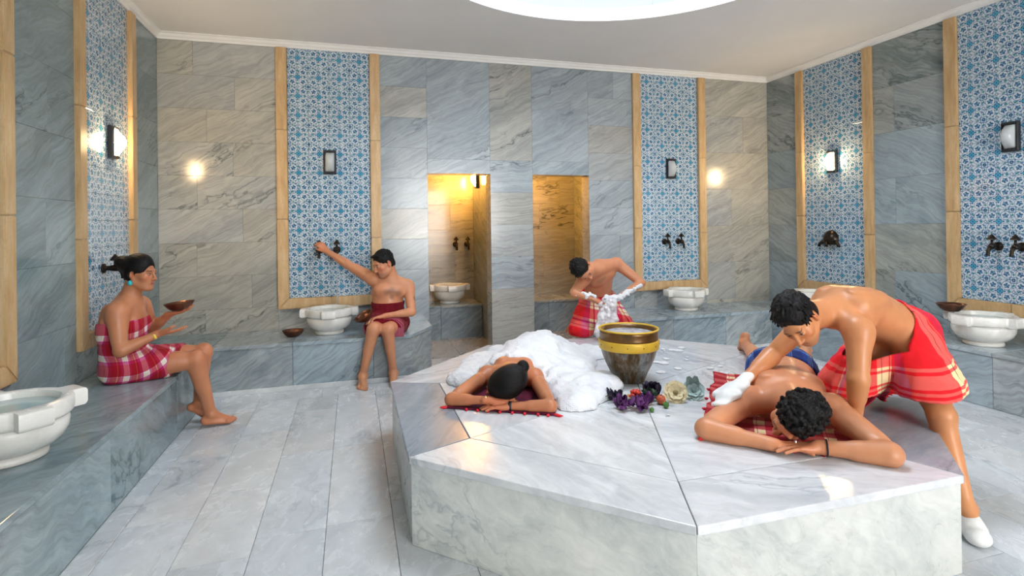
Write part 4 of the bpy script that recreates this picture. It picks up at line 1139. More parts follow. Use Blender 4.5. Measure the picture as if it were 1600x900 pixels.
MT['plaid_masseur'] = plaid('red_cloth_cream_check', [(0, HOT), (.38, MAG), (.52, HOT), (.58, CRM), (.61, HOT), (.64, CRM), (.80, BLK), (.81, CRM), (.90, HOT)], [(0, MAG), (.075, CRM), (.135, HOT), (.15, CRM), (.165, HOT), (.18, CRM), (.245, HOT), (.26, CRM), (.275, HOT)], .34, 1.0)
MT['plaid_blue'] = plaid('blue_plaid_white_check', [(0, NAV), (.25, ROY), (.5, SKYB), (.54, NAV), (.58, WHT), (.62, ROY), (.68, WHT), (.72, NAV)], [(0, NAV), (.40, ROY), (.55, SKYB), (.62, WHT), (.66, YEL), (.69, SKYB), (.75, NAV)], .11, .12)
MT['towel'] = plaid('red_cream_check_towel', [(0, RED), (.42, DRD), (.46, CRM), (.54, MAG), (.57, CRM), (.80, RED)], [(0, RED), (.48, CRM), (.55, (.5, .2, .1)), (.60, CRM), (.92, RED)], .16, .125)
MT['towel_dark'] = plaid('dark_wine_towel', [(0, (.09, .004, .02)), (.5, (.16, .005, .03)), (.8, (.03, .004, .02))], [(0, (.10, .004, .025)), (.6, (.05, .004, .02))], .1, .1)

def cloth(name, person, core_ops, extra, clip, infl, mat, uv, h=.006, fold=(.004, 40), lo=None, hi=None, hollow=None):
    core = SDF(); core.ops = list(core_ops)
    def fn(xs, ys, zs):
        X, Y, Z = xs[:, None, None], ys[None, :, None], zs[None, None, :]
        D = core.eval(xs, ys, zs)-infl
        if extra is not None:
            E_ = extra.eval(xs, ys, zs); k = .05; hh = np.maximum(k-np.abs(D-E_), 0)/k; D = np.minimum(D, E_)-hh*hh*k*.25
        D = D+fold[0]*gnoise(X, Y, Z, fold[1], 11)+fold[0]*.5*gnoise(X, Y, Z, fold[1]*2.3, 5)
        c = clip(X, Y, Z)
        if hollow: D = np.maximum(D, -np.maximum(D+hollow, c-.02))
        return np.maximum(D, c).astype(np.float32)
    return child_mesh(name, person, fn, V3(lo), V3(hi), h, mat, {'weave': uv})
def smax(*a):
    r = a[0]
    for b in a[1:]: r = np.maximum(r, b)
    return r

# ================================================================== the woman seated on the left bench
F1 = Figure(1.70, True, 1.10)
P_, M_, N_ = (-1.575, 4.55, .545), (-1.60, 4.55, .755), (-1.545, 4.55, 1.00)
F1.torso(P_, M_, N_, (0, 1, 0), (.10, 1, 0), belly=.8, breasts=True)
F1.leg((-1.55, 4.465, .535), (-1.115, 4.53, .548), (-1.055, 4.66, .105), None, 1.12); F1.leg((-1.55, 4.635, .535), (-1.105, 4.695, .565), (-1.165, 4.80, .15), None, 1.12)
n1 = len(F1.b.ops)
F1.foot((-1.055, 4.66, .105), (.93, .33, -.10), (.1, 0, 1), -1); F1.foot((-1.165, 4.80, .15), (.88, -.05, -.5), (.5, 0, .85), 1)
shr, shl = (-1.575, 4.395, .945), (-1.535, 4.71, .95)
F1.yoke(N_, shl, shr, (-1, 0, 0)); F1.arm(shr, (-1.535, 4.335, .685), (-1.325, 4.40, .775), 1.18); F1.arm(shl, (-1.475, 4.77, .765), (-1.345, 4.715, .862), 1.15)
F1.hand((-1.315, 4.402, .778), (.98, .12, .06), (.1, .25, .95), 1, (.12, .14, .18, .22), .10, .2)
F1.hand((-1.335, 4.712, .868), (.9, -.1, .16), (-.15, 0, 1), -1, (.22, .22, .22, .25), .12, .5)
hP = F1.head((-1.475, 4.545, 1.195), (.93, -.30, -.10), (.12, 0, 1), (-1.54, 4.55, 1.02), 1.06)
woman = make_person(F1, 'woman in a strapless plaid wrap sitting on the left bench, bowl in her far hand', (.50, .198, .098), (-1.5, 4.55, .445), .006, lip=(.45, .12, .12))
make_hair(woman, F1, 'updo', 2)
ex = SDF(); ex.cone((-1.55, 4.55, .55), (-1.22, 4.60, .575), .085, .075, .05); ex.cone((-1.56, 4.47, .53), (-1.30, 4.50, .545), .098, .085, .04); ex.cone((-1.60, 4.55, .50), (-1.45, 4.56, .50), .11, .09, .04, (0, 0, 1), .55)
def uvw(V):
    a = np.clip((V[:, 0]+1.52)/.25, 0, 1)*.45; u = V[:, 0]*1.0+(V[:, 1]-4.4)*.9; z = V[:, 2]-.5; x0 = u+1.5
    return np.stack([x0*np.cos(a)+z*np.sin(a)+5, -x0*np.sin(a)+z*np.cos(a)+5, 0*z], 1)
cloth('wrap', woman, F1.b.ops[:n1], ex, lambda X, Y, Z: smax(Z-.872-.06*(X+1.55), X+1.268-.10*(Z-.55)-.12*(Y-4.5), .447-Z), .010, MT['plaid_woman'], uvw, .005, (.0028, 38), (-1.80, 4.28, .44), (-1.2, 4.82, .93))
MT['turq'] = plain('turquoise_bead', (.02, .45, .50), .35, var=.1)
er = hP(.083, -.012, -.066); er2 = hP(-.083, -.012, -.066)
for p_ in (er, er2): 
    q = link('earring', lathe('earring', [(.002, -.018), (.013, -.012), (.016, 0), (.013, .012), (.002, .018)], 16), MT['turq'], woman, Vector(tuple(p_-np.array(woman.location))))
MT['yellow_band'] = plain('yellow_band', (.85, .62, .08), .5, var=.05)
def band_ring(name, person, a, b, t_, r, w, mat):
    a, b = V3(a), V3(b); c = lerp(a, b, t_)-np.array(person.location); d = Vector(tuple(unit(b-a)))
    o = link(name, lathe(name, [(r, -w), (r+.003, -w), (r+.003, w), (r, w), (r, -w)], 28, True, False), mat, person, Vector(tuple(c))); o.rotation_euler = d.to_track_quat('Z', 'Y').to_euler(); return o
band_ring('wristband', woman, (-1.535, 4.335, .685), (-1.325, 4.40, .775), .90, .0255, .008, MT['yellow_band'])
bowl((-1.268, 4.70, .897), 'copper bowl resting on the seated woman\'s open hand', (0, -.10, 0), .98)

# ================================================================== the man seated at the back, hand on the tap
F2 = Figure(1.76)
P_, M_, N_ = (.335, 5.735, .545), (.335, 5.74, .745), (.365, 5.685, .975)
F2.torso(P_, M_, N_, (1, 0, 0), (1, .05, -.18), belly=1.2)
kr, kl, ar, al = (.178, 5.375, .535), (.312, 5.375, .525), (.078, 5.41, .10), (.362, 5.41, .10)
F2.leg((.245, 5.72, .535), kr, ar, (0, -1, .2), 1.12); F2.leg((.425, 5.72, .535), kl, al, (0, -1, .2), 1.12)
n2 = len(F2.b.ops)
F2.foot(ar, (-.05, -.97, -.12), (0, -.12, 1), -1); F2.foot(al, (.05, -.97, -.12), (0, -.12, 1), 1)
shr, shl = (.195, 5.695, .985), (.545, 5.70, .905)
F2.yoke(N_, shl, shr, (0, 1, 0)); elr, wrr = (-.05, 5.89, 1.125), (-.268, 6.065, 1.268)
F2.arm(shr, elr, wrr, 1.12); F2.arm(shl, (.565, 5.60, .645), (.295, 5.455, .645))
F2.hand(wrr, (-.62, .25, .72), (-.35, .9, -.2), 1, (.55, .6, .6, .65), .05, .8)
F2.hand((.285, 5.45, .645), (-.95, -.15, -.12), (0, -.25, -1), -1, (.25, .25, .28, .3), .16, .4)
F2.head((.295, 5.625, 1.145), (-.80, -.45, -.40), (-.30, -.05, 1), (.362, 5.685, .98), 1.06)
ch = V3(.37, 5.62, .84)
for i, (dx, dz, r_) in enumerate(((0, .03, .05), (-.05, .02, .045), (.06, .0, .05), (0, -.03, .035))): F2.paint.append((ch+V3(dx, -.03, dz), r_, (.10, .05, .035), .55))
F2.paint.append((V3(.60, 5.63, .78), .035, (.12, .08, .08), .6))
seated = make_person(F2, 'man in a crimson wrap sitting on the back bench, reaching for the tap', (.56, .245, .130), (.335, 5.72, .445), .006, stubble=(.22, .12, .09))
make_hair(seated, F2, 'short', 5, tufts=120, length=.012)
ex = SDF(); ex.cone((.335, 5.70, .55), (.25, 5.46, .555), .10, .07, .05); ex.cone((.45, 5.70, .52), (.40, 5.50, .50), .095, .075, .04); ex.cone((.40, 5.52, .54), (.42, 5.452, .45), .06, .05, .03); ex.cone((.21, 5.60, .55), (.165, 5.47, .535), .085, .07, .04)
cloth('wrap', seated, F2.b.ops[:n2], ex, lambda X, Y, Z: smax(Z-.745, 5.432-Y-.10*(Z-.55), .447-Z-np.clip(5.46-Y, 0, 1)*20*.06), .012, MT['plaid_seated'], lambda V: np.stack([V[:, 0]+3, V[:, 1]-5.42, 0*V[:, 0]], 1), .006, (.004, 36), (.05, 5.38, .40), (.60, 5.92, .80))
bowl((.115, 5.45, .62), 'copper bowl held by the seated man at his knee', (.15, -.55, 0), .95)

# ================================================================== the bath attendant with the soap bag behind the platform
F3 = Figure(1.72)
P_, M_, N_ = (2.44, 5.22, .70), (2.43, 5.16, .90), (2.355, 4.985, 1.085)
lh, ls = unit((.97, .15, 0)), unit((.93, .12, .34))
F3.torso(P_, M_, N_, lh, ls, belly=.3)
F3.leg((2.35, 5.20, .69), (2.13, 4.86, .475), (2.17, 5.24, .40), (-.2, -1, 0)); F3.leg((2.53, 5.23, .69), (2.66, 5.08, .40), (2.70, 5.24, .09), (.2, -1, 0))
n3 = len(F3.b.ops)
F3.foot((2.70, 5.24, .09), (.2, -.97, -.1), (0, -.1, 1), 1); F3.foot((2.17, 5.24, .40), (.05, .8, -.6), (0, -.6, -.8), -1, False)
shl, shr = (2.555, 5.01, 1.115), (2.175, 4.945, .975)
F3.yoke(N_, shl, shr, (0, .8, .6)); ell_, wrl, elr, wrr = (2.775, 4.90, .915), (2.44, 4.79, .785), (2.03, 4.86, .86), (2.19, 4.72, .79)
F3.arm(shl, ell_, wrl); F3.arm(shr, elr, wrr)
F3.hand(wrl, (-.9, -.35, -.2), (0, .3, -1), -1, (.6, .6, .6, .6), .06, .7); F3.hand(wrr, (.85, -.15, -.35), (.2, -.1, -1), 1, (.6, .6, .6, .6), .06, .7)
F3.head((2.115, 4.855, 1.075), (.36, -.66, -.66), (-.80, -.08, .58), (2.32, 4.97, 1.06), 1.06)
for dx, dz, r_ in ((0, 0, .06), (.05, .03, .045), (-.03, -.04, .05), (.02, -.1, .04)): F3.paint.append((V3(2.35+dx, 4.93, .93+dz), r_, (.06, .04, .035), .6))
attend = make_person(F3, 'bath attendant in a red plaid wrap bending over behind the foam and bucket', (.54, .232, .122), (2.44, 5.2, 0), .006, stubble=(.2, .11, .085))
make_hair(attend, F3, 'short', 9, tufts=150, length=.016)
ex = SDF(); ex.cone((2.42, 5.20, .74), (2.40, 5.05, .50), .145, .175, .05); ex.cone((2.36, 5.18, .72), (2.12, 4.95, .49), .115, .115, .05); ex.cone((2.52, 5.2, .72), (2.66, 5.08, .46), .115, .11, .05)
def uvf(V):
    a = np.arctan2(V[:, 0]-2.42, -(V[:, 1]-5.3)); return np.stack([a*.28+2.06, V[:, 2]+.25*(V[:, 0]-2.4)+1.0, 0*a], 1)
cloth('wrap', attend, F3.b.ops[:n3], ex, lambda X, Y, Z: smax((Z-.80)*.93-(Y-5.17)*.36, .43-Z-.35*np.clip(X-2.5, 0, 1)*0), .012, MT['plaid_foam'], uvf, .006, (.006, 34), (1.95, 4.78, .40), (2.85, 5.42, .95))

# ================================================================== the woman lying under the foam
F4 = Figure(1.68, True)
ax = unit((.50, .866, 0)); lf = unit((.866, -.50, 0))
o4 = V3(1.00, 3.50, .50)      # neck base, between the shoulders
P_ = o4+ax*.52-V3(0, 0, .025); M_ = o4+ax*.27-V3(0, 0, .02); N_ = o4-ax*.02+V3(0, 0, .01)
F4.torso(P_, M_, N_, lf, lf)
for sg in (1, -1): F4.leg(P_+lf*sg*.085, P_+lf*sg*.12+ax*.42-V3(0, 0, .03), P_+lf*sg*.13+ax*.82-V3(0, 0, .02), (0, 0, -1))
shl, shr = o4+lf*.165+V3(0, 0, .005), o4-lf*.165+V3(0, 0, .005)
F4.yoke(N_, shl, shr, (0, 0, 1)); ell_, elr = (1.085, 2.965, .462), (.555, 3.27, .462); wrl, wrr = (.862, 3.07, .452), (.757, 3.115, .482)
F4.arm(shl, ell_, wrl); F4.arm(shr, elr, wrr)
F4.hand(wrl, (-.93, .25, .0), (0, 0, -1), -1, (.1, .1, .1, .12), .08, .1); F4.hand(wrr, (.97, -.12, -.02), (0, .1, -1), 1, (.1, .12, .12, .14), .10, .2)
F4.head((.865, 3.20, .545), (-.80, .25, -.50), (-.22, -.95, .18), o4-ax*.02+V3(0, 0, .02), 1.10)
lying = make_person(F4, 'woman lying face down under the soap foam, head on her folded arms', (.49, .182, .085), tuple(o4*V3(1, 1, 0)+V3(0, 0, .42)), .006, clip=lambda X, Y, Z: .4205-Z)
make_hair(lying, F4, 'sleek', 3)
MT['gold'] = plain('gold', (.85, .6, .2), .25, .9, var=.1); MT['dark_strap'] = plain('black_strap', (.01, .01, .015), .5, var=.2); MT['silver'] = plain('silver', (.75, .75, .72), .2, .9, var=.05)
band_ring('bracelet', lying, elr, wrr, .93, .024, .007, MT['gold']); band_ring('wristwatch', lying, ell_, wrl, .96, .024, .009, MT['dark_strap'])

# ================================================================== the man lying at the right
F5 = Figure(1.80, build=1.06)
ax = unit((.635, .772, 0)); lf = unit((.772, -.635, 0)); o5 = V3(2.215, 2.385, .54)
P_ = o5+ax*.60+V3(0, 0, .012); M_ = o5+ax*.30; N_ = o5-ax*.03+V3(0, 0, .015)
F5.torso(P_, M_, N_, lf, lf, wide=1.12)
al, ar = (3.50, 3.58, .50), (3.10, 3.80, .50)
F5.leg(P_+lf*.09, (3.08, 3.16, .50), al, (0, 0, -1)); F5.leg(P_-lf*.09, (2.84, 3.36, .50), ar, (0, 0, -1))
n5 = len(F5.b.ops)
F5.foot(ar, (.22, .35, -.80), (-.5, -.6, -.5), -1); F5.foot(al, (.30, .25, -.80), (-.5, -.6, -.5), 1)
shl, shr = o5+lf*.20+V3(0, 0, -.005), o5-lf*.20+V3(0, 0, -.005)
F5.yoke(N_, shl, shr, (0, 0, 1)); ell_, elr, wrl, wrr = (2.275, 1.855, .468), (1.690, 2.375, .468), (2.045, 2.035, .462), (1.895, 2.125, .455)
F5.arm(shl, ell_, wrl, 1.2); F5.arm(shr, elr, wrr, 1.2)
F5.hand(wrl, (-.80, .30, .0), (0, 0, -1), -1, (.08, .1, .1, .12), .08, .1); F5.hand(wrr, (.80, -.42, -.02), (0, 0, -1), 1, (.08, .1, .1, .12), .08, .1)
F5.head((2.03, 2.135, .575), (-.66, .22, -.62), (-.45, -.80, .32), o5-ax*.03+V3(0, 0, .01), 1.13)
lyman = make_person(F5, 'man lying face down at the right, blue wrap round his hips, head on his hands', (.55, .232, .115), tuple(o5*V3(1, 1, 0)+V3(0, 0, .42)), .005, stubble=(.2, .11, .085), clip=lambda X, Y, Z: np.where((X < 3.38), .4205, 0)-Z)
make_hair(lyman, F5, 'curly', 4)
sA = lambda X, Y: (X-o5[0])*ax[0]+(Y-o5[1])*ax[1]
sB = lambda X, Y: (X-o5[0])*lf[0]+(Y-o5[1])*lf[1]
ex = SDF(); ex.cone(P_+V3(0, 0, -.03), P_+ax*.32-V3(0, 0, .05), .15, .15, .05, (0, 0, 1), .6)
cloth('wrap', lyman, F5.b.ops[:n5], ex, lambda X, Y, Z: smax(.50-sA(X, Y)+.5*(Z-.62)*0, sA(X, Y)-.93, .431-Z), .011, MT['plaid_blue'], lambda V: np.stack([sB(V[:, 0], V[:, 1])+2, sA(V[:, 0], V[:, 1])+.006+2, 0*V[:, 0]], 1), .005, (.003, 40), (2.35, 2.65, .42), (3.25, 3.5, .78))
band_ring('string_bracelet', lyman, ell_, wrl, .86, .036, .003, MT['dark_strap'])
link('ring', lathe('ring', [(.0095, -.003), (.0115, -.003), (.0115, .003), (.0095, .003), (.0095, -.003)], 18, True, False), MT['silver'], lyman, Vector((1.975-o5[0], 2.085-o5[1], .475-.42)), (1.2, .4, .6))

# ================================================================== the masseur
F6 = Figure(1.78, build=1.03)
P_, M_, N_ = (3.00, 2.39, .865), (2.745, 2.385, 1.005), (2.46, 2.345, 1.02)
F6.torso(P_, M_, N_, (0, -1, 0), (.12, -1, .05), belly=.6)
kl, al = (2.905, 2.09, .485), (2.855, 1.945, .105); kr, ar = (2.68, 2.58, .485), (3.06, 2.72, .475)
F6.leg((2.985, 2.30, .82), kl, al, (-.45, -1, 0), 1.12); F6.leg((3.00, 2.48, .82), kr, ar, (-1, .2, -.1))
n6 = len(F6.b.ops)
F6.foot(al, (-.62, -.72, -.10), (0, 0, 1), 1, False); F6.foot(ar, (.95, .25, -.1), (0, 0, -1), -1, False)
shl, shr = (2.465, 2.175, .955), (2.49, 2.515, .95)
F6.yoke(N_, shl, shr, (0, 0, 1)); ell_, elr, wrl, wrr = (2.405, 2.13, .725), (2.30, 2.60, .735), (2.455, 2.195, .492), (2.075, 2.555, .625)
F6.arm(shl, ell_, wrl, 1.18); F6.arm(shr, elr, wrr, 1.18)
F6.hand((2.465, 2.20, .475), (.80, -.25, -.45), (-.3, .1, -1), -1, (.05, .08, .1, .1), .12, .1)
hP6 = F6.head((2.195, 2.295, 1.005), (-.46, -.38, -.78), (-.80, -.08, .56), (2.43, 2.34, 1.01), 1.08)
for dx, dz, r_ in ((0, 0, .06), (.06, .0, .05), (-.04, .02, .05)): F6.paint.append((V3(2.47+dx, 2.33, .89+dz), r_, (.06, .04, .03), .6))
masseur = make_person(F6, 'masseur in a red plaid wrap leaning over the lying man, one foot on the floor', (.55, .228, .095), (2.9, 2.3, 0), .005, stubble=(.2, .11, .085))
make_hair(masseur, F6, 'short', 12, tufts=260, length=.026)
ex = SDF()
ex.cone((3.0, 2.36, .85), (2.965, 2.20, .60), .150, .165, .05); ex.cone((3.0, 2.42, .84), (2.74, 2.50, .56), .15, .145, .05); ex.cone((2.86, 2.36, .86), (2.70, 2.44, .52), .10, .12, .04); ex.cone((3.04, 2.44, .80), (3.05, 2.45, .60), .15, .17, .05)
def clip6(X, Y, Z):
    top = ((P_[0]-.105)-X)*.92-(P_[2]+.03-Z)*.40      # waist plane across the body axis
    hem = .565-Z+.18*(X-2.95)-np.clip((Y-2.36)*1.2, -.02, .13)+np.clip((2.25-Y), 0, 1)*.0
    top = top-np.clip(.80-Z, 0, 1)*1.6
    return smax(top, hem)
def uv6(V):
    a = np.arctan2(-(V[:, 1]-2.42), V[:, 0]-2.90); d = V[:, 2]; return np.stack([a*.30+2.6, d-.46-.20*(V[:, 0]-2.9)+1.0, 0*a], 1)
cloth('wrap', masseur, F6.b.ops[:n6], ex, clip6, .013, MT['plaid_masseur'], uv6, .005, (.006, 32), (2.48, 1.98, .42), (3.30, 2.72, 1.06), .012)
# white mitt over the far hand, white slipper on the near foot
MT['white_cloth'] = plain('white_cloth', (.78, .78, .77), .8, var=.04, scale=30, bump=.3)
mt = SDF(); w0, w1 = V3(wrr), V3(1.93, 2.50, .575)
mt.cone(w0+V3(.03, .01, .02), lerp(w0, w1, .5), .040, .050, .02, (0, .3, 1), .62); mt.cone(lerp(w0, w1, .4), w1, .052, .060, .03, (.1, .3, 1), .45); mt.cone(w1, w1+V3(-.075, -.03, -.03), .058, .045, .03, (.1, .3, 1), .40); mt.cone(lerp(w0, w1, .6)+V3(.0, .05, 0), w1+V3(-.02, .08, -.015), .022, .02, .02)
child_mesh('washing_mitt', masseur, lambda x, y, z: mt.eval(x, y, z)+.002*gnoise(x[:, None, None], y[None, :, None], z[None, None, :], 60, 3).astype(np.float32), *mt.bounds(), .004, MT['white_cloth'])
sl = SDF(); fd = unit((-.62, -.72, 0)); a0 = V3(al[0], al[1], 0); sd = np.array([fd[1], -fd[0], 0])
sl.cone(a0-fd*.055+V3(0, 0, .030), a0+fd*.05+V3(0, 0, .030), .040, .042, .03, (0, 0, 1), .7); sl.cone(a0+fd*.03+V3(0, 0, .038), a0+fd*.155+V3(0, 0, .036), .054, .052, .03, (0, 0, 1), .74); sl.cone(a0+fd*.01+V3(0, 0, .06), a0+fd*.09+V3(0, 0, .045), .042, .042, .03)
sl.ell(a0-fd*.03+V3(0, 0, .105), (.05, .06, .035), frame_zy((0, 0, 1), fd), .01, True)
child_mesh('slipper', masseur, lambda x, y, z: np.maximum(sl.eval(x, y, z), (.0005-z[None, None, :]).astype(np.float32)), *sl.bounds(), .0035, MT['white_cloth'])


# ------------------------------------------------------------------ soap foam
hp = SDF(); rr = np.random.RandomState(8)
ax4 = unit((.50, .866, 0)); lf4 = unit((.866, -.50, 0)); c4 = V3(1.00, 3.50, .42)
q4 = lambda a, b, z: c4+ax4*a+lf4*b+V3(0, 0, z)
hp.cone(q4(.27, -.02, .09), q4(.62, .04, .10), .17, .19, .06, (0, 0, 1), .72); hp.cone(q4(.55, .04, .09), q4(1.25, .02, .02), .19, .17, .06, (0, 0, 1), .62)
hp.cone(q4(.15, -.13, .10), q4(.15, .12, .10), .075, .075, .05); hp.cone(q4(.30, .2, .02), q4(.0, .50, .0), .17, .15, .06, (0, 0, 1), .62); hp.cone(q4(.05, .46, .0), q4(-.28, .46, -.02), .15, .12, .06, (0, 0, 1), .6); hp.cone(q4(.12, .30, .02), q4(-.10, .34, .0), .10, .08, .05, (0, 0, 1), .7)
hp.cone(q4(.10, -.34, .0), q4(.6, -.36, .0), .15, .17, .06, (0, 0, 1), .5); hp.cone(q4(.5, .3, .0), q4(.95, .28, .0), .2, .17, .06, (0, 0, 1), .55)
for i in range(70):
    a, b = rr.uniform(.12, 1.2), rr.uniform(-.42, .48)
    hgt = .20*math.exp(-((b-.02)/.22)**2)*(1-.5*max(0, a-.75)); r_ = rr.uniform(.05, .10)
    hp.ell(q4(a, b, max(.0, hgt-.03)), (r_, r_, r_*.62), None, .05)
for i in range(28):
    a, b = rr.uniform(-.30, .2), rr.uniform(.36, .62); r_ = rr.uniform(.04, .09); hp.ell(q4(a, b, .0), (r_, r_, r_*.7), None, .05)
for i in range(30):
    x, y = rr.uniform(1.40, 1.66), rr.uniform(3.26, 3.78); r_ = rr.uniform(.05, .10); hp.ell((x, y, .42), (r_, r_, r_*.55), None, .05)
head_keep = SDF()
head_keep.ell((.92, 3.22, .55), (.19, .19, .20), None, .02)
for (p, q, r_) in (((1.085, 2.965, .47), (1.12, 3.36, .50), .062), ((.555, 3.27, .47), (.84, 3.55, .50), .062), ((.88, 3.40, .57), (1.08, 3.34, .57), .08), ((1.085, 2.96, .45), (.86, 3.07, .45), .055), ((.555, 3.27, .45), (.76, 3.11, .45), .055)): head_keep.cone(p, q, r_, r_, .02)
def foam_fn(xs, ys, zs):
    X, Y, Z = xs[:, None, None], ys[None, :, None], zs[None, None, :]
    D = hp.eval(xs, ys, zs)+.010*gnoise(X, Y, Z, 24, 2)+.006*gnoise(X, Y, Z, 55, 4)+.003*gnoise(X, Y, Z, 120, 6)
    K = head_keep.eval(xs, ys, zs)+.008*gnoise(X, Y, Z, 40, 9); hh = np.maximum(.02-np.abs(D+K), 0)/.02
    D = np.maximum(D, -K)+hh*hh*.005
    return np.maximum(D, .4215-Z).astype(np.float32)
lo, hi = hp.bounds(); lo[2] = .415
foam = child_mesh('soap_foam', None, foam_fn, lo, hi, .008, MT['foam'])
tag(foam, 'thick heap of white soap foam over the lying woman', 'foam', kind='stuff')
# loose suds on the marble behind the bucket
sd_ = SDF(); rr = np.random.RandomState(21)
for i in range(24):
    x, y = rr.uniform(2.02, 2.75), rr.uniform(3.35, 4.3); r_ = rr.uniform(.015, .05); sd_.ell((x, y, .42), (r_, r_*rr.uniform(.7, 1.3), .008+.006*rr.rand()), None, .01)
for i in range(8): sd_.ell((rr.uniform(1.55, 1.75), rr.uniform(2.68, 2.85), .42), (.012, .018, .006), None, .005)
suds = child_mesh('soap_suds', None, lambda x, y, z: np.maximum(sd_.eval(x, y, z), (.4208-z[None, None, :]).astype(np.float32)), *[v+d for v, d in zip(sd_.bounds(), (V3(0, 0, .004), V3(0, 0, .004)))], .005, MT['foam'])
tag(suds, 'thin patches of suds on the marble beside the bucket', 'suds', kind='stuff')
# the attendant's dripping soap bag and the foam on his forearms
t = NT('wet_soap_cloth'); c = t.coord(); n_ = t.noise(c, 22, 5, .7)
MT['soapbag'] = t.bsdf(t.ramp(n_, [(.35, (.50, .42, .43)), (.55, (.74, .72, .74)), (.7, (.88, .87, .88))]), .3, normal=t.bump(t.noise(c, 60, 4), .6, .01), sss=.3, sssr=(.02, .015, .015))
bg = SDF(); rr = np.random.RandomState(4)
bg.cone((2.30, 4.70, .78), (2.27, 4.69, .62), .055, .075, .03, (0, 1, 0), .6); bg.cone((2.27, 4.69, .62), (2.20, 4.68, .50), .075, .055, .03, (0, 1, 0), .6); bg.cone((2.36, 4.70, .76), (2.33, 4.68, .60), .035, .04, .03)
for i in range(26): bg.ell((2.28+rr.normal()*.05, 4.67+rr.normal()*.015, rr.uniform(.50, .78)), rr.uniform(.014, .03), None, .012)
bag = child_mesh('soap_bag', None, lambda x, y, z: bg.eval(x, y, z)+.004*gnoise(x[:, None, None], y[None, :, None], z[None, None, :], 70, 3).astype(np.float32), *bg.bounds(), .005, MT['soapbag'])
tag(bag, 'wet foamy wash cloth hanging from the bending attendant\'s hands', 'wash cloth')
af = SDF()
for (p, q, n_, s_) in (((2.44, 4.775, .785), (2.76, 4.88, .90), 22, .015), ((2.19, 4.705, .79), (2.05, 4.84, .845), 12, .014), ((2.44, 4.76, .79), (2.24, 4.68, .79), 22, .02)):
    for i in range(n_*2):
        x = lerp(p, q, rr.rand())+rr.normal(size=3)*.013+V3(0, -.014, .010); af.ell(x, rr.uniform(.45, 1.0)*s_, None, .022)
afo = child_mesh('soap_foam', None, lambda x, y, z: af.eval(x, y, z)+.0045*gnoise(x[:, None, None], y[None, :, None], z[None, None, :], 75, 3).astype(np.float32), *af.bounds(), .005, MT['foam'])
tag(afo, 'white lather clinging to the bending attendant\'s forearms', 'foam', kind='stuff')

# ------------------------------------------------------------------ towels under the two lying people
def towel(name, o, ax, lf, a0, a1, b0, b1, mat, label, tassels, tm, edge_fold=0):
    na, nb = int((a1-a0)/.02), int((b1-b0)/.02); v = []; f = []; w = []
    for th in (1, 0):
        for i in range(na+1):
            for j in range(nb+1):
                a, b = a0+(a1-a0)*i/na, b0+(b1-b0)*j/nb; e = min((j)/nb, 1-j/nb)
                z = .4225+.006*th+.004*abs(math.sin(a*23+b*9))*(1-.5*min(1, e*6)) *th+ .003*math.sin(a*11+1)*th
                if edge_fold and e < .12 and j < nb/2: z += edge_fold*(.5+.5*math.sin(a*17))*th*(1-e/.12)
                wob = .008*math.sin(a*14+b*5)+.005*math.sin(a*31)
                p = V3(o)+V3(ax)*a+V3(lf)*(b+wob*(1 if e < .2 else .3)); v.append((p[0], p[1], z)); w.append((b+2, a+2, 0))
    m = (na+1)*(nb+1)
    for i in range(na):
        for j in range(nb):
            q = (i*(nb+1)+j, (i+1)*(nb+1)+j, (i+1)*(nb+1)+j+1, i*(nb+1)+j+1); f.append(tuple(reversed(q))); f.append(tuple(m+k for k in q))
    rim = [i*(nb+1) for i in range(na+1)]+[na*(nb+1)+j for j in range(1, nb+1)]+[i*(nb+1)+nb for i in range(na-1, -1, -1)]+[j for j in range(nb-1, 0, -1)]
    for i in range(len(rim)): k, l = rim[i], rim[(i+1) % len(rim)]; f.append((k, l, m+l, m+k))
    c = V3(o)*V3(1, 1, 0)+V3(0, 0, .42); me = mesh_np(name, np.array(v)-c, f); set_attr(me, 'weave', w)
    e = link(name, me, mat, None, tuple(c)); tag(e, label, 'towel')
    for (a, b, da, db) in tassels:
        p = V3(o)*V3(1, 1, 0)+V3(ax)*a+V3(lf)*b-c+V3(0, 0, .43); d = V3(ax)*da+V3(lf)*db
        link('tassel', tube_me('tassel', [tuple(p), tuple(p+d*.3+V3(0, 0, -.002)), tuple(p+d*.55+V3(0, 0, -.003)), tuple(p+d)], [.003, .0085, .009, .002], 8), tm, e)
    return e
MT['red_thread'] = plain('red_thread', (.62, .01, .03), .8, var=.2, scale=60); MT['wine_thread'] = plain('wine_thread', (.10, .01, .05), .8, var=.3, scale=60)
ax5, lf5 = unit((.635, .772, 0)), unit((.772, -.635, 0))
towel('plaid_towel', (2.215, 2.385, 0), ax5, lf5, -.36, .95, -.415, .34, MT['towel'], 'red and cream checked towel spread under the lying man', [(-.36, -.40, -.03, -.03), (-.36, -.235, -.035, -.005), (-.36, -.135, -.035, .0), (-.36, .0, -.03, 0), (-.36, .12, -.03, 0), (-.36, .3, -.03, .02), (.1, -.42, 0, -.025), (.3, -.42, 0, -.025), (.5, -.42, 0, -.025)], MT['red_thread'], .02)
towel('wine_towel', (1.00, 3.50, 0), ax4, lf4, -.468, .8, -.27, .36, MT['towel_dark'], 'dark wine-red towel with tassels under the lying woman\'s arms', [(-.468, -.16+.50*i/7, -.026, rr.normal()*.01) for i in range(8)]+[(-.46, -.27, -.02, -.05), (-.46, .36, -.02, .06)], MT['red_thread'])

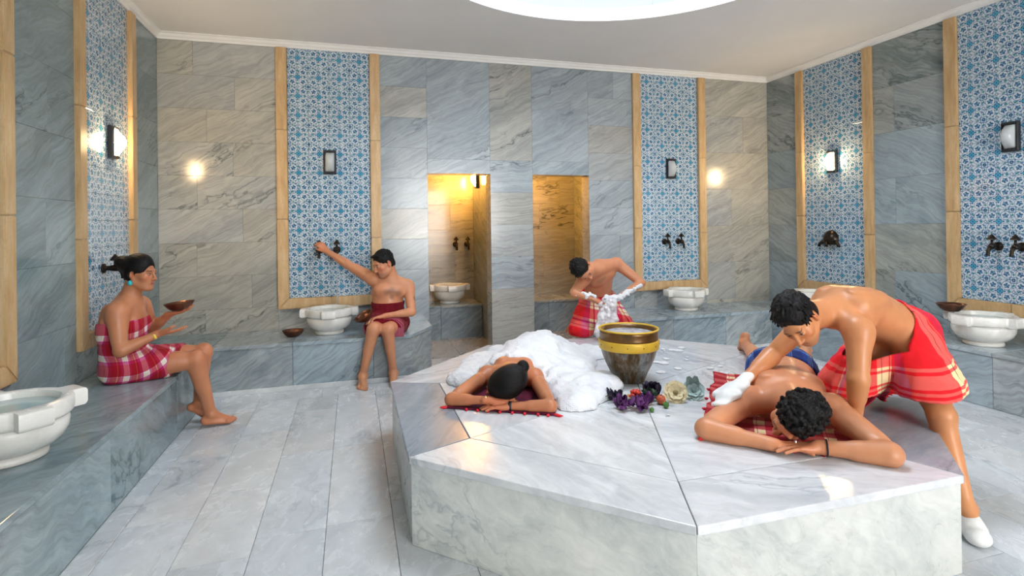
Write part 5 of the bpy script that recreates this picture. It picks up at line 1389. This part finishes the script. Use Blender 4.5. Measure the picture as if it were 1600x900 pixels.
# ------------------------------------------------------------------ dried flowers and fruit in front of the bucket
def petal_me(L, W, cup, curl, n=7, m=5):
    v = []; f = []
    for i in range(n+1):
        s = i/n; wd = W*math.sin(PI*min(1, .12+s*.80))**.8
        for j in range(m+1):
            q = j/m*2-1; v.append((q*wd, s*L, cup*(q*q)*wd+curl*s*s*L+.002*math.sin(9*s+4*q)))
    for i in range(n):
        for j in range(m): a = i*(m+1)+j; f.append((a, a+1, a+m+2, a+m+1))
    k = len(v); v += [(x, y, z-.0014) for x, y, z in v]; f += [tuple(k+t_ for t_ in reversed(q)) for q in f]
    return mesh_np('petal', v, f)
def flower(loc, label, mat, cmat, R=.052, rings=((7, 1, .25, .12), (5, .66, .35, .4)), tilt=(.5, 0, 0), leafm=None):
    e = empty('dried_flower', loc, label=label, cat='flower', group='dried flowers before the bucket'); e.rotation_euler = tilt
    for n_, s_, cup, cu in rings:
        pm = petal_me(R*s_, R*s_*.62, cup, cu)
        for i in range(n_): link('petal', pm, mat, e, (0, 0, .004), (0, 0, 2*PI*i/n_+s_*2))
    link('flower_centre', lathe('flower_centre', [(.001, 0), (R*.2, .002), (R*.22, .010), (R*.12, .017), (.001, .019)], 14), cmat, e)
    if leafm:
        pm = petal_me(R*1.3, R*.4, .4, .5)
        for a in (.9, 1.5): link('leaf', pm, leafm, e, (0, 0, -.002), (.2, 0, a-.9))
    return e
MT['cream_petal'] = plain('cream_petal', (.72, .62, .38), .7, var=.12, scale=30); MT['mint_petal'] = plain('pale_mint_petal', (.45, .60, .58), .7, var=.15, scale=30); MT['grey_leaf'] = plain('grey_green_leaf', (.22, .33, .31), .7, var=.2, scale=25)
MT['purple'] = plain('dried_purple_petal', (.09, .018, .11), .6, var=.5, scale=40); MT['dark_petal'] = plain('dried_dark_petal', (.02, .014, .04), .6, var=.5, scale=40); MT['dark_leaf'] = plain('dark_green_leaf', (.02, .06, .035), .5, var=.4, scale=30)
MT['olive'] = plain('olive_centre', (.25, .2, .08), .8, var=.3, scale=60); MT['berry'] = plain('red_berry', (.55, .03, .015), .3, var=.3, scale=40); MT['apple'] = plain('red_orange_fruit', (.55, .10, .03), .35, var=.4, scale=25); MT['peach'] = plain('peach_fruit', (.85, .36, .14), .4, var=.3, scale=30); MT['lime'] = plain('small_green_fruit', (.07, .20, .03), .35, var=.3, scale=30); MT['stem'] = plain('dry_stem', (.05, .03, .03), .8, var=.3); MT['garland_leaf'] = plain('orange_leaf', (.55, .24, .03), .6, var=.3, scale=30)
flower((1.878, 2.925, .470), 'cream dried flower before the bucket', MT['cream_petal'], MT['olive'], .072, tilt=(1.0, .1, -.5))
flower((2.012, 2.935, .466), 'pale mint dried flower right of the cream one', MT['mint_petal'], MT['grey_leaf'], .068, rings=((6, 1, .3, .15), (5, .6, .5, .5)), tilt=(1.0, .15, -.65), leafm=MT['grey_leaf'])
def scruff(loc, label, mat, n=16, R=.05, seed=1, stems=3):
    """a crumpled dried blossom: curled petals in all directions and wiry stems"""
    r_ = random.Random(seed); e = empty('dried_blossom', loc, label=label, cat='flower', group='dried flowers before the bucket')
    pm = [petal_me(R*s_, R*.40*s_, 1.1, c_) for s_, c_ in ((.8, .7), (.55, 1.1), (.68, -.3))]
    for i in range(n*2): link('petal', pm[i % 3], mat, e, (r_.uniform(-.6, .6)*R, r_.uniform(-.6, .6)*R, r_.uniform(0, .45)*R), (r_.uniform(-.1, 1.1), r_.uniform(-.5, .5), r_.uniform(0, 6.28)))
    for i in range(stems):
        a = r_.uniform(0, 6.28); link('stem', tube_me('stem', [(0, 0, .005), (math.cos(a)*R*.7, math.sin(a)*R*.7, .03), (math.cos(a)*R*1.5, math.sin(a)*R*1.5, .012+r_.uniform(0, .03))], [.003, .0025, .0015], 6), MT['stem'], e)
    return e
scruff((1.535, 3.06, .428), 'dark dried blossom at the upper left of the flower pile', MT['dark_petal'], 12, .05, 1)
scruff((1.50, 2.885, .428), 'purple dried blossom at the left end of the flower pile', MT['purple'], 16, .058, 2)
scruff((1.60, 2.855, .428), 'purple dried blossom second from the left end, near the front', MT['purple'], 16, .058, 3, 1)
scruff((1.675, 2.93, .428), 'purple dried blossom below the red berries', MT['purple'], 14, .050, 4, 1)
scruff((1.80, 3.05, .428), 'dark dried blossom behind the cream flower', MT['dark_petal'], 16, .062, 5, 1)
scruff((1.745, 2.99, .428), 'dark green leafy sprig beside the red fruit', MT['dark_leaf'], 12, .05, 6, 0)
e = empty('berry_cluster', (1.665, 3.03, .424), label='cluster of red berries on orange leaves in the flower pile', cat='berries', group=None)
r_ = random.Random(9); bme = lathe('berry', [(.0005, -.011), (.007, -.008), (.0108, -.002), (.0105, .004), (.006, .009), (.0005, .0105)], 12); bme.materials.append(MT['berry'])
for i in range(24):
    a = r_.uniform(0, 6.28); q = r_.random()**.5*.036; link('berry', bme, None, e, (q*math.cos(a), q*math.sin(a), .014+.045*(1-(q/.04)**2)*r_.uniform(.6, 1)), (r_.random(), r_.random(), 0))
pm = petal_me(.055, .02, .3, .15)
for i in range(8): link('leaf', pm, MT['garland_leaf'], e, (0, 0, .006), (.1, 0, 2*PI*i/8))
def fruit(loc, R, mat, label):
    e = empty('small_fruit', (loc[0], loc[1], HP), label=label, cat='fruit', group='small fruit in the flower pile')
    link('flesh', lathe('flesh', [(.0005, .12*R), (R*.35, .0), (R*.8, R*.35), (R, R*.95), (R*.85, R*1.55), (R*.4, R*1.88), (.0005, R*1.75)], 20), mat, e)
    link('stalk', tube_me('stalk', [(0, 0, R*1.7), (R*.1, 0, R*2.15)], [.002, .0015], 6), MT['stem'], e); return e
fruit((1.715, 2.955), .019, MT['peach'], 'small peach-coloured fruit beside the red berries')
fruit((1.765, 2.905), .029, MT['apple'], 'red-orange round fruit left of the cream flower')
fruit((1.755, 2.835), .019, MT['lime'], 'small green fruit in front of the red-orange fruit')
fruit((1.64, 2.80), .014, MT['lime'], 'tiny green fruit at the front edge of the purple blossoms')
